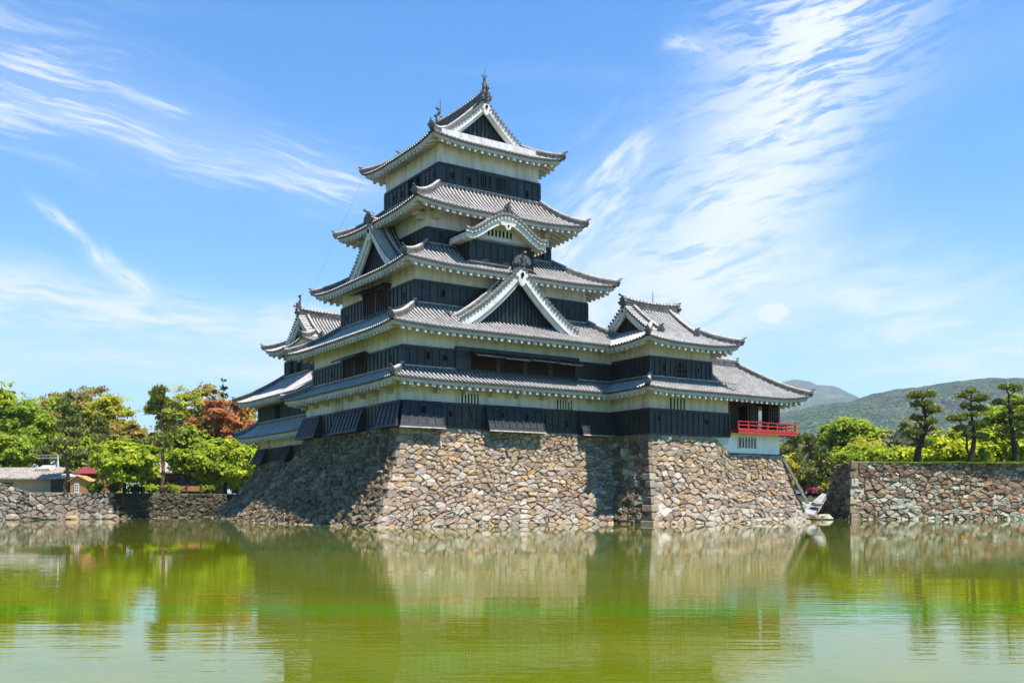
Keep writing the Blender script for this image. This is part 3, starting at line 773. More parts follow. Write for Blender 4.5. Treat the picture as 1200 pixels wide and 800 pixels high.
# roof gable on the sunlit slope of the second roof
def dormer(th, roofo, apex, f, r, hw, zr, zf_, back, c=.36, bw=.62, inset=.75, zbase=None, fin=1.0, pend=1.0, batp=.30, rw=.36):
    "triangular roof gable: two curved slopes running back to the wall"
    def zfun(x):
        t = 1 - min(abs(x) / hw, 1.02); return zf_ + (zr - zf_) * ((1 - c) * t + c * t * t)
    mb = MB(); n_in = (-f[0], -f[1])
    for sg in (-1, 1):
        O = (apex[0] + r[0] * hw * sg, apex[1] + r[1] * hw * sg); n = (-r[0] * sg, -r[1] * sg)
        slope(mb, O, n_in, n, 0.0, back, lambda s: 0, lambda s: hw, lambda s, d: zfun(hw - d), kd=10)
    ro = mb.build('gable_roof', [M_tile, M_oni], th)
    gable_face(ro, apex, f, r, hw, zfun, inset, bw=bw, zbase=zbase, big=pend, batp=batp, name='barge_board')
    pts = [(apex[0] + n_in[0] * back * (1 - t), apex[1] + n_in[1] * back * (1 - t), zr + .06) for t in [i / 5.0 for i in range(6)]]
    ridge_obj(pts, ro, w=rw, h=.42, name='main_ridge', tipup=0)
    fb = MB(); onigawara(fb, (apex[0], apex[1], zr + .32), f, fin)
    for k in range(9):          # curling wave work round the ornament
        t = pi * k / 8; x = cos(t) * .52 * fin; z = sin(t) * .38 * fin + .02
        fb.tube([(apex[0] + r[0] * x - f[0] * .05, apex[1] + r[1] * x - f[1] * .05, zr + .25 + z), (apex[0] + r[0] * x + f[0] * .14, apex[1] + r[1] * x + f[1] * .14, zr + .25 + z)], .13 * fin, 8)
    fb.build('finial', M_oni, ro)
    for sg in (-1, 1):
        pts = []
        for j in range(8):
            x = .3 + (hw * .99 - .3) * j / 7.0
            pts.append((apex[0] + r[0] * x * sg + n_in[0] * .95, apex[1] + r[1] * x * sg + n_in[1] * .95, zfun(x) + .10))
        ridge_obj(pts, ro, w=.32, h=.36, name='verge_ridge', fin=True, fsize=.8, tipup=.12)
    return ro
dormer(keep, r2, (8.65, -.10), (0, -1), (1, 0), 4.72, 16.85, 12.88, 2.3, zbase=12.6, bw=.45)
# third tier: fourth floor
S4 = sides(R4); l4 = lambda v: along(S4['L'], v=v)
w4, c4, SD4 = storey(keep, R4, 13.5, 13.98, 15.54, 17.0, loops=[('F', 1.95, 14.85, .24, .5), ('F', 4.4, 14.7, .26, .28), ('F', 12.0, 14.65, .24, .5), ('L', l4(3.2), 14.75, .24, .4), ('L', l4(11.0), 14.75, .24, .45), ('L', l4(12.2), 14.7, .24, .45)],
                     skip={'L': [(l4(9.32), l4(5.44))]})
wl4 = window_L(S4['L'], l4(9.32), l4(5.44), 14.30, 15.75, keep, 0)
cbx = MB(); cbx.sbox(S4['L'], l4(9.32), l4(5.44), 0, .07, 13.98, 14.18, 0)
cbx.sbox(S4['L'], l4(9.32), l4(5.44), .07, .12, 13.98, 14.06, 1); cbx.build('sill', [M_board, M_rail], wl4)
rbm = MB()
for i in range(9):
    s = l4(9.32) + (l4(5.44) - l4(9.32)) * (i + .5) / 9; rbm.sbox(S4['L'], s - .1, s + .1, .14, .22, 14.06, 14.26, 0)
rbm.build('low_rail', M_rail, wl4)
prop_shutter(wl4, S4['L'], l4(9.5), l4(7.5), 15.95, .95, .22, d=.16)
prop_shutter(wl4, S4['L'], l4(7.4), l4(5.3), 15.95, .55, .10, d=.16)
r3, z3 = skirt_roof(keep, (.32, 16.92, .3, 14.9), R5, 16.40, 18.12, eave=1.48, lift=.24)
dormer(keep, r3, (1.35, 7.65), (-1, 0), (0, 1), 3.55, 20.35, 17.05, 2.4, zbase=16.9, bw=.42, fin=1.0, pend=.9, inset=.6)
# fourth tier: fifth floor, with the curved gable bay
w5, c5, SD5 = storey(keep, R5, 17.6, 18.05, 19.31, 21.2, loops=[('F', 1.0, 18.75, .24, .5), ('F', 9.1, 18.75, .24, .5)])
bm = MB()
for k, (S, e) in enumerate(((SD5['F'], 0), (SD5['L'], 0))):      # bracket beams under the eave
    for s in (.5, S[3] - .5): bm.sbox(S, s - .2, s + .2, 0, .95, 20.10, 20.36, 0); bm.sbox(S, s - .2, s + .2, 0, .5, 19.85, 20.12, 0)
    bm.sbox(S, -1.0, S[3] + 1.0, .72, .95, 20.38, 20.60, 0)
bm.build('eave_bracket', M_eave, w5)
r4, z4 = skirt_roof(keep, (1.45, 14.7, 1.05, 13.35), R6, 20.38, 22.38, eave=1.72, lift=.30)
KB = (5.36, 10.20, 1.0, 3.0)
wk, ck, SDk = storey(keep, KB, 17.0, 17.1, 18.44, 18.62, use='FRL')
kc = (KB[0] + KB[1]) / 2 - .12; khw = 3.12
def karaz(x):       # cusped bow: high round middle, hollow flanks, level tips
    t = min(abs(x) / khw, 1.0)
    return 18.72 + 1.38 * (.5 + .5 * cos(pi * min(t / .92, 1.0))) ** .82 + .10 * max(0, t - .85) / .15
kb = MB(); fr = 0.02
xs = [khw * (i / 30.0 * 2 - 1) for i in range(31)]
fb_ = []
for x in xs:
    zf_ = 18.95 if abs(x) < 2.42 else karaz(x) - .3
    fb_.append([(kc + x, KB[2] - .0, 18.40), (kc + x, KB[2] - .0, max(18.41, karaz(x) - .2))])
kb.strip([r_ for r_ in fb_ if abs(r_[0][0] - kc) <= 2.5], 0)
kwall = kb.build('curved_gable_wall', M_trim, keep)
bw_ = MB(); S_k = ((kc - 1.02, KB[2]), (1, 0), (0, -1), 2.0)
bw_.sbox(S_k, -.06, 2.10, .004, .05, 18.80, 19.32, 1)
for i in range(7): bw_.sbox(S_k, .02 + .29 * i, .02 + .29 * i + .15, .05, .058, 18.84, 19.27, 0)
bw_.build('barred_window', [M_hole, M_trim], kwall)
def karaband(name, y0, y1, t0, t1, mats, par, hw=1.0, tip=0):
    mb = MB(); rows = []
    for x in xs:
        k = 1 - .35 * (abs(x) / khw) ** 2 if not tip else 1
        a_, b_ = karaz(x) - t0, karaz(x) - t0 - (t1 - t0) * k
        rows.append([(kc + x * hw, y0, a_), (kc + x * hw, y0, b_), (kc + x * hw, y1, b_), (kc + x * hw, y1, a_)])
    mb.strip(rows, 0, close=True)
    mb.add(rows[0], [(0, 1, 2, 3)]); mb.add(rows[-1], [(3, 2, 1, 0)])
    return mb.build(name, mats, par)
kr = MB(); rows = []
for x in xs: rows.append([(kc + x, fr - .02 + d, karaz(x) - .06) for d in (0, .8, 1.6, 2.6)])
kr.strip(rows, 0, (.5, .5, 0))
n_r = 22
for i in range(n_r):       # barrel tiles running down the bow, one row after another
    d = fr + .08 + i * .13
sarc = []
acc = 0; px_, pz_ = -khw, karaz(-khw)
for i in range(1, 400):
    x = -khw + 2 * khw * i / 399; z = karaz(x); acc += hypot(x - px_, z - pz_); px_, pz_ = x, z
    if acc > .28: acc = 0; sarc.append((x, z))
for x, z in sarc:
    o_ = len(kr.v); kr.tube([(kc + x, fr - .06, z + .02), (kc + x, fr + .9, z + .02), (kc + x, fr + 2.6, z + .02)], .10, 7, 0); kr.c[o_:] = [(.1, .9, 1)] * (len(kr.v) - o_)
    kr.add([(kc + x + .115 * cos(2 * pi * j / 8), fr - .075, z + .02 + .115 * sin(2 * pi * j / 8)) for j in range(8)], [list(range(8))], 1)
kro = kr.build('curved_roof', [M_tile, M_oni], keep)
karaband('barge_board', fr, fr + .16, .08, .27, [M_trim], kro)
karaband('barge_board', fr + .10, fr + .24, .26, .62, [M_trim], kro, .985)
sof = MB(); rows = []
for x in xs: rows.append([(kc + x, fr + .1 + d, karaz(x) - .36) for d in (0, .9, 1.0)])
sof.strip(rows, 0); sof.build('soffit', M_eave, kro)
for sg in (-1, 1):
    tipb = MB(); x0 = kc + sg * khw; x1 = kc + sg * (khw - .75)
    tipb.box(min(x0, x1), max(x0, x1), fr + .22, fr + 2.2, 18.28, 18.58)
    for j in range(5): tipb.box(min(x0 - sg * .06, x0 + sg * .1), max(x0 - sg * .06, x0 + sg * .1), fr + .3 + j * .4, fr + .5 + j * .4, 18.16, 18.34)
    tipb.build('eave', M_eave, kro)
pe = MB(); za = karaz(0) - .62
pl = [(-.62, .10), (-.50, -.10), (-.24, -.12), (-.16, -.30), (0, -.38), (.16, -.30), (.24, -.12), (.50, -.10), (.62, .10)]
pe.prism([(kc + x, fr - .03, za + z) for x, z in pl], (0, .12, 0), 0)
pe.prism([(kc + .07 * cos(2 * pi * i / 8), fr - .04, za - .1 + .08 * sin(2 * pi * i / 8)) for i in range(8)], (0, -.03, 0), 1)
pe.build('pendant', [M_trim, M_hole], kro)
ridge_obj([(kc, 2.6, karaz(0) + .1), (kc, 1.4, karaz(0) + .1), (kc, fr + .15, karaz(0) + .1)], kro, w=.34, h=.36, name='main_ridge', tipup=0)
fb = MB(); onigawara(fb, (kc, fr + .1, karaz(0) + .30), (0, -1), .85)
for k in range(5):
    for sg in (-1, 1): fb.tube([(kc + sg * (.35 + .16 * k), fr, karaz(0) + .22 - .07 * k), (kc + sg * (.35 + .16 * k), fr + .2, karaz(0) + .22 - .07 * k)], .12 - .012 * k, 7)
fb.build('finial', M_oni, kro)
for sg in (-1, 1):       # pale edge roll following the bow
    pass
karaband('verge_roll', fr - .03, fr + .13, -.13, .0, [M_tilecap], kro, 1.0, 1)
# top storey and top roof
w6, c6, SD6 = storey(keep, R6, 21.8, 22.32, 23.9, 26.2, pitch=.62, loops=[('F', .95, 23.15, .30, .36), ('F', 2.25, 23.05, .26, .5), ('F', 5.25, 22.95, .24, .32), ('F', 6.95, 22.95, .24, .5), ('L', along(sides(R6)['L'], v=3.95), 23.2, .3, .5), ('L', along(sides(R6)['L'], v=8.6), 23.1, .3, .5), ('L', along(sides(R6)['L'], v=9.8), 23.1, .3, .4)])
for s0, s1 in ((3.05, 4.0), (4.22, 5.2)):
    mb = MB(); S = SD6['F']; d = .073
    mb.sbox(S, s0, s1, d, d + .008, 22.78, 23.68, 1)
    for k in range(6): s = s0 + (s1 - s0) * (k + .5) / 6; mb.sbox(S, s - .03, s + .03, d + .008, d + .03, 22.78, 23.68, 0)
    for a0, a1, b0, b1 in ((s0 - .1, s0, 22.68, 23.78), (s1, s1 + .1, 22.68, 23.78), (s0, s1, 22.68, 22.78), (s0, s1, 23.68, 23.78)): mb.sbox(S, a0, a1, d - .01, d + .07, b0, b1, 2)
    mb.build('window', [M_batten, M_hole, M_rail], c6)
for v0, v1 in ((7.55, 6.9), (6.55, 6.0)):
    mb = MB(); S = SD6['L']; s0, s1 = along(S, v=v0), along(S, v=v1); d = .073
    mb.sbox(S, s0, s1, d, d + .06, 22.55, 23.72, 1); mb.build('window', [M_batten, M_hole], c6)
r5, base5, ends5, inf5 = irimoya(keep, (3.27, 13.57, 2.25, 12.65), 25.16, 29.0, 'v', 1.72, 1.13, lift=.30, c=.40, rh=.66)
fish(r5, (ends5[0][0], ends5[0][1] + .25, 29.73), (0, -1), .95); fish(r5, (ends5[1][0], ends5[1][1] - .25, 29.73), (0, 1), .95)
rod(r5, (ends5[0][0] + .1, ends5[0][1] + .3, 30.35), 1.15); rod(r5, (ends5[1][0] + .1, ends5[1][1] - .3, 30.35), 1.15)
cb_ = MB()      # thin lightning cable hanging down the far side
pA, pB, pC = (3.2, 12.5, 25.2), (1.0, 14.6, 19.0), (-.6, 15.2, 15.0)
cb_.tube([pA, ((pA[0] + pB[0]) / 2 - .1, (pA[1] + pB[1]) / 2, 22.0), pB, pC], .006, 4); cb_.build('lightning_cable', M_batten, keep)

# ------------------------------------------------------------------ corner turret on the sunlit side
TU, TV = 16.4, -3.86
tur = castle_thing('corner_turret', 'two-storey turret with a triangular gable, joined between tall tower and red balcony', 'turret', TU, TV, 5.9)
RT2 = (TU, 21.95, TV, 2.3); RT1 = (TU, 23.75, TV, 2.3)
wt1, ct1, SDt1 = storey(tur, RT1, 5.5, 6.0, 7.72, 9.4, pitch=.50, use='FL', loops=[('F', .85, 7.05, .28, .34), ('F', 5.1, 7.0, .26, .34)])
barred_window(wt1, SDt1['F'], 1.75, 3.25, 7.74, 8.5, 5)
wt2, ct2, SDt2 = storey(tur, RT2, 9.3, 9.66, 11.2, 12.8, pitch=.48, use='FRL', loops=[('F', 1.25, 10.45, .24, .5), ('F', 4.25, 10.5, .26, .32)])
kw = MB(); S = SDt2['F']; d = .075     # bell-shaped window
def bell(x): return 9.95 + 1.0 * max(0, 1 - (abs(x) / .52) ** 2.6)
for k in range(12):
    x0 = -.5 + k / 12.0; x1 = x0 + 1 / 12.0
    kw.sbox(S, 2.75 + x0, 2.75 + x1, d, d + .012, 9.80, min(bell(x0 + .04), 10.92), 1)
for x in (-.25, 0, .25): kw.sbox(S, 2.75 + x - .025, 2.75 + x + .025, d + .012, d + .05, 9.80, bell(x) - .02, 0)
for z in (10.15, 10.5): kw.sbox(S, 2.75 - .5, 2.75 + .5, d + .012, d + .045, z, z + .04, 0)
kw.sbox(S, 2.2, 3.3, d, d + .07, 9.70, 9.80, 0); kw.sbox(S, 2.17, 2.25, d, d + .07, 9.80, 10.5, 0); kw.sbox(S, 3.25, 3.33, d, d + .07, 9.80, 10.5, 0)
kw.build('bell_window', [M_rail, M_hole], ct2)
skirt_roof(tur, (TU - 1.45, 24.45, TV - 1.45, 3.7), (TU, 24.45, TV, 2.3), 8.88, 9.7, eave=1.42, use='FL', lift=.14, ls=3.5)
irimoya(tur, (TU - 1.45, 23.4, TV - 1.45, 3.75), 12.02, 15.02, 'u', 1.72, 1.42, lift=.28, c=.34, rh=.50, fin=.9, pend=.8)
rod(tur, (19.4, (TV + 2.3) / 2, 15.42), 1.0)

# ------------------------------------------------------------------ moon-viewing pavilion with the red balcony
pav = castle_thing('moon_viewing_pavilion', 'low open pavilion with a vermilion balcony at the end of castle', 'pavilion', 26.4, -3.4, 4.9)
PU0, PU1, PV0, PV1 = 23.75, 29.05, TV + .02, .9
mb = MB(); mb.box(22.0, PU1, PV0, PV1, 3.6, 6.40); lw = mb.build('white_base_wall', M_white, pav)
S = sides((PU0, PU1, PV0, PV1))['F']; LP = PU1 - PU0
barred_window(lw, S, 1.05, 2.85, 5.32, 6.02, 6)
mb = MB(); mb.sbox(S, -.55, LP + .06, -.02, .07, 4.72, 4.93, 0); mb.sbox(sides((PU0, PU1, PV0, PV1))['R'], 0, PV1 - PV0, -.02, .07, 4.72, 4.93, 0); mb.build('sill_beam', M_brown, pav)
mb = MB(); SR = sides((PU0, PU1, PV0, PV1))['R']; SB = sides((PU0, PU1, PV0, PV1))['B']
# upper white band, carried round
mb.box(PU0, PU1, PV0, PV0 + .2, 8.80, 9.35); mb.box(PU1 - .2, PU1, PV0 + .2, PV1, 8.80, 9.35); mb.box(PU0, PU1 - .2, PV1 - .2, PV1, 8.80, 9.35); mb.box(PU0, PU1, PV0 + .2, PV1 - .2, 9.30, 9.36)
mb.build('plaster_band', M_plaster, pav)
mb = MB(); mb.box(22.2, PU1, PV0, PV1, 6.40, 6.50); mb.build('floor', M_brown, pav)
mb = MB()
for (a0, a1, b0, b1) in ((PU0 - .02, PU0 + .2, PV0 - .03, PV0 + .2), (PU1 - .2, PU1 + .02, PV0 - .03, PV0 + .19), (PU1 - .2, PU1 + .02, PV1 - .2, PV1 + .02), (26.2, 26.36, PV0 - .02, PV0 + .18), (PU1 - .18, PU1 + .01, -1.6, -1.42), (26.2, 26.36, PV1 - .18, PV1)):
    mb.box(a0, a1, b0, b1, 6.50, 8.80)
mb.sbox(S, 0, LP + .04, -.1, .06, 8.62, 8.82, 0); mb.sbox(SR, 0, PV1 - PV0, -.1, .06, 8.62, 8.82, 0)
mb.sbox(S, 0, LP, -.1, .03, 6.50, 6.62, 0)
frm = mb.build('timber_frame', M_brown, pav)
def lattice_panel(S, s0, s1, d=-.06):
    mb = MB(); mb.sbox(S, s0, s1, d - .03, d, 6.62, 8.62, 0)
    for i in range(5): s = s0 + (s1 - s0) * i / 4; mb.sbox(S, s - .035, s + .035, d, d + .05, 6.62, 8.62, 1)
    for i in range(8): z = 6.66 + 1.92 * i / 7; mb.sbox(S, s0, s1, d, d + .04, z - .03, z + .03, 0)
    mb.build('lattice_panel', [M_brown, M_shade], pav)
lattice_panel(S, .2, 1.02); lattice_panel(S, 1.95, 3.05); lattice_panel(S, 4.15, 5.1)
lattice_panel(SR, .3, 1.6); lattice_panel(SR, 3.2, 4.6)
lattice_panel(SB, 3.6, 5.2); lattice_panel(SB, .2, 2.6)
mb = MB(); bo = .92
def ringbox(z0, z1, o0, o1):
    mb.box(PU0 + .1, PU1 + o1, PV0 - o1, PV0 - o0, z0, z1); mb.box(PU1 + o0, PU1 + o1, PV0 - o0, PV1 + o1, z0, z1)
ringbox(6.46, 6.54, .0, bo); ringbox(6.28, 6.458, bo - .16, bo - .02); ringbox(6.32, 6.45, .3, .46)
bfl = mb.build('balcony', M_red, pav)
mb = MB()
ringbox(6.56, 6.64, bo - .16, bo - .06); ringbox(6.84, 6.91, bo - .14, bo - .07); ringbox(7.08, 7.17, bo - .16, bo - .05)
for i in range(7):
    u = PU0 + .15 + (PU1 + bo - .11 - PU0 - .15) * i / 6; mb.box(u - .05, u + .05, PV0 - bo + .055, PV0 - bo + .165, 6.54, 7.26 if i in (6,) else 7.08)
for i in range(1, 6):
    v = PV0 - bo + .11 + (PV1 - PV0 + 2 * bo - .2) * i / 5; mb.box(PU1 + bo - .165, PU1 + bo - .055, v - .05, v + .05, 6.54, 7.08)
mb.tube([(PU1 + bo - .1, PV0 - bo + .1, 7.12), (PU1 + bo + .25, PV0 - bo + .1, 7.2)], .05, 6)
mb.build('balustrade', M_red, bfl)
# hipped roof
mb = MB(); eb = MB(); ev0 = TV - 1.45; ev1 = 2.25; eu1 = PU1 + 1.5; zr = 11.5; ze = 8.87; half = (ev1 - ev0) / 2; cv = (ev0 + ev1) / 2
def pz(s, d, L=None, c=.12):
    t = min(d / half, 1.05); return ze + (zr - ze) * ((1 - c) * t + c * t * t)
us = 22.0
O = (us, ev0); L = eu1 - us
def zF(s, d): return pz(s, d) + .30 * max(0, 1 - max(L - s, 0) / 3.5) ** 2.2 * max(0, 1 - d / 2.2)
slope(mb, O, (1, 0), (0, 1), 0.05, L, lambda s: max(0.0, (2.3 - s) / 2.2 * 1.5), lambda s: min(half, L - s), zF, kd=10)
def zR(s, d): return pz(s, d) + .30 * (max(0, 1 - max(s, 0) / 3.5) ** 2.2 + max(0, 1 - max(ev1 - ev0 - s, 0) / 3.5) ** 2.2) * max(0, 1 - d / 2.2)
slope(mb, (eu1, ev0), (0, 1), (-1, 0), 0, ev1 - ev0, lambda s: 0, lambda s: min(s, ev1 - ev0 - s), zR)
slope(mb, (eu1, ev1), (-1, 0), (0, -1), 0, L, lambda s: 0, lambda s: min(half, s), lambda s, d: zF(L - s, d), kd=10)
pr_ = mb.build('roof', [M_tile, M_oni], pav)
eb = MB(); eave_mb(eb, ((24.45, ev0), (1, 0), (0, -1), eu1 - 24.45), lambda s: zF(s + 24.45 - us, 0), 1.43, 0, 1, .5, hips=(False, True)); eb.build('eave', M_eave, pr_)
eb = MB(); eave_mb(eb, ((eu1, ev0), (0, 1), (1, 0), ev1 - ev0), lambda s: zR(s, 0), 1.43, 1, 1, .5); eb.build('eave', M_eave, pr_)
eb = MB(); eave_mb(eb, ((eu1, ev1), (-1, 0), (0, 1), L), lambda s: zF(L - s, 0), 1.3, 1, 0, .5, hips=(True, False)); eb.build('eave', M_eave, pr_)
ridge_obj([(us, cv, zr + .02), (24, cv, zr + .02), (eu1 - half + .1, cv, zr + .02)], pr_, w=.40, h=.55, name='main_ridge', fin=True, tipup=0, fsize=.8)
for sv in (1, -1):
    pts = []
    for j in range(8):
        d = half * (1 - j / 7.0); pts.append((eu1 - d, (ev0 + d) if sv > 0 else (ev1 - d), zR(d, d) + .1))
    ridge_obj(pts, pr_, w=.28, h=.32, fin=True, fsize=.58)

# ------------------------------------------------------------------ small keep behind, on the shaded side
sk_ = castle_thing('small_keep', 'smaller three-tier black and white tower half hidden behind the tallest one', 'castle tower', 0, 21, 4.5)
I1 = (1.7, 11.0, 15.75, 31.1)
I3 = (3.2, 10.0, 22.95, 28.6)
wi1, ci1, SDi = storey(sk_, I1, 4.0, 4.84, 6.04, 7.9, pitch=.5, use='BL', skip={'L': [(-.3, 2.3), (6.6, 8.2)]})
LI = SDi['L']
flare(sk_, LI, 0, 2.3, 6.04, 4.7, out=.6, corner0=True, trim=False); flare(sk_, LI, 6.6, 8.2, 6.04, 4.7, out=.6, trim=False)
mb = MB(); mb.sbox(LI, 2.3, 2.75, .002, .03, 6.06, 7.2, 0); mb.build('wall_panel', M_tilecap, wi1)
skirt_roof(sk_, (.1, 12.6, 14.2, 32.7), I1, 6.95, 8.2, eave=1.55, use='BL', lift=.2, ls=4, c=.3)
wi2, ci2, _ = storey(sk_, I1, 8.0, 8.29, 9.72, 10.9, pitch=.46, use='BL')
mb = MB(); mb.sbox(LI, 4.3, 5.3, .08, .16, 8.45, 9.55, 0); mb.build('window', M_hole, ci2)
skirt_roof(sk_, (.1, 12.6, 14.12, 32.7), I3, 10.02, 12.15, eave=1.6, use='BL', lift=.24, ls=4.5, c=.25)
wi3, ci3, SDi3 = storey(sk_, I3, 11.6, 12.22, 13.6, 14.8, pitch=.42, use='FBL')
SI3 = SDi3['L']
for v0 in (26.9, 25.2):
    mb = MB(); s = along(SI3, v=v0)
    for k in range(8):
        x = -.45 + .9 * (k + .5) / 8; mb.sbox(SI3, s - .45 + .9 * k / 8, s - .45 + .9 * (k + 1) / 8, .075, .14, 12.4, 12.6 + .85 * max(0, 1 - (abs(x) / .48) ** 2.4), 0)
    mb.build('bell_window', M_hole, ci3)
ri3, bi3, ei3, _ = irimoya(sk_, (1.85, 11.35, 21.5, 30.1), 14.3, 17.2, 'u', 1.35, 1.33, lift=.40, c=.38, rh=.5, fin=.9, pend=.8)
fish(ri3, (ei3[0][0] + .2, ei3[0][1], 17.75), (-1, 0), 1.0)
# ------------------------------------------------------------------ stone walls
PAL_TAN = [(0.356, 0.257, 0.165), (0.409, 0.29, 0.181), (0.32, 0.239, 0.174), (0.373, 0.307, 0.239), (0.267, 0.2, 0.153), (0.303, 0.23, 0.181), (0.445, 0.358, 0.264), (0.241, 0.183, 0.145), (0.392, 0.248, 0.132), (0.418, 0.367, 0.306), (0.337, 0.257, 0.198), (0.293, 0.223, 0.165)]
PAL_SHADED_FACE = [(0.176, 0.127, 0.0814), (0.22, 0.159, 0.1), (0.15, 0.105, 0.065), (0.246, 0.184, 0.119), (0.193, 0.123, 0.0705), (0.29, 0.224, 0.149), (0.132, 0.0907, 0.057), (0.237, 0.152, 0.0869), (0.21, 0.166, 0.113)]  # brown stones, with the shade of faces turned from the sun painted in
PAL_MIX = [(0.308, 0.198, 0.129), (0.253, 0.163, 0.109), (0.362, 0.27, 0.171), (0.426, 0.396, 0.297), (0.381, 0.369, 0.281), (0.226, 0.149, 0.102), (0.399, 0.315, 0.211), (0.381, 0.225, 0.124), (0.454, 0.422, 0.32), (0.326, 0.253, 0.179), (0.272, 0.193, 0.132)]
PAL_PALE = [(0.255, 0.22, 0.179), (0.214, 0.18, 0.145), (0.305, 0.267, 0.223), (0.19, 0.157, 0.126), (0.264, 0.204, 0.153), (0.338, 0.302, 0.257), (0.231, 0.172, 0.13), (0.157, 0.125, 0.1)]
PAL_TREE_SHADE = [(0.0788, 0.0666, 0.0467), (0.105, 0.0882, 0.0595), (0.063, 0.0539, 0.0357), (0.137, 0.113, 0.0808), (0.0945, 0.0735, 0.0467), (0.0525, 0.049, 0.0298)]  # moat wall stones with the shade of the overhanging trees put into their colour
def interp(pl, t):
    k = len(pl) - 1; x = min(max(t, 0), 1) * k; i = min(int(x), k - 1); f = x - i
    return tuple(pl[i][j] + (pl[i + 1][j] - pl[i][j]) * f for j in range(3))
def clip_poly(poly, nx, ny, c):
    out = []; n = len(poly)
    for i in range(n):
        p, q = poly[i], poly[(i + 1) % n]; a = p[0] * nx + p[1] * ny - c; b = q[0] * nx + q[1] * ny - c
        if a <= 0: out.append(p)
        if (a < 0 < b) or (b < 0 < a):
            t = a / (a - b); out.append((p[0] + (q[0] - p[0]) * t, p[1] + (q[1] - p[1]) * t))
    return out
def surf(base, top, curve):
    def S(a, b):
        p, q = interp(base, a), interp(top, a); h = 1 - (1 - b) ** curve
        return np.array((p[0] + (q[0] - p[0]) * h, p[1] + (q[1] - p[1]) * h, p[2] + (q[2] - p[2]) * b))
    return S
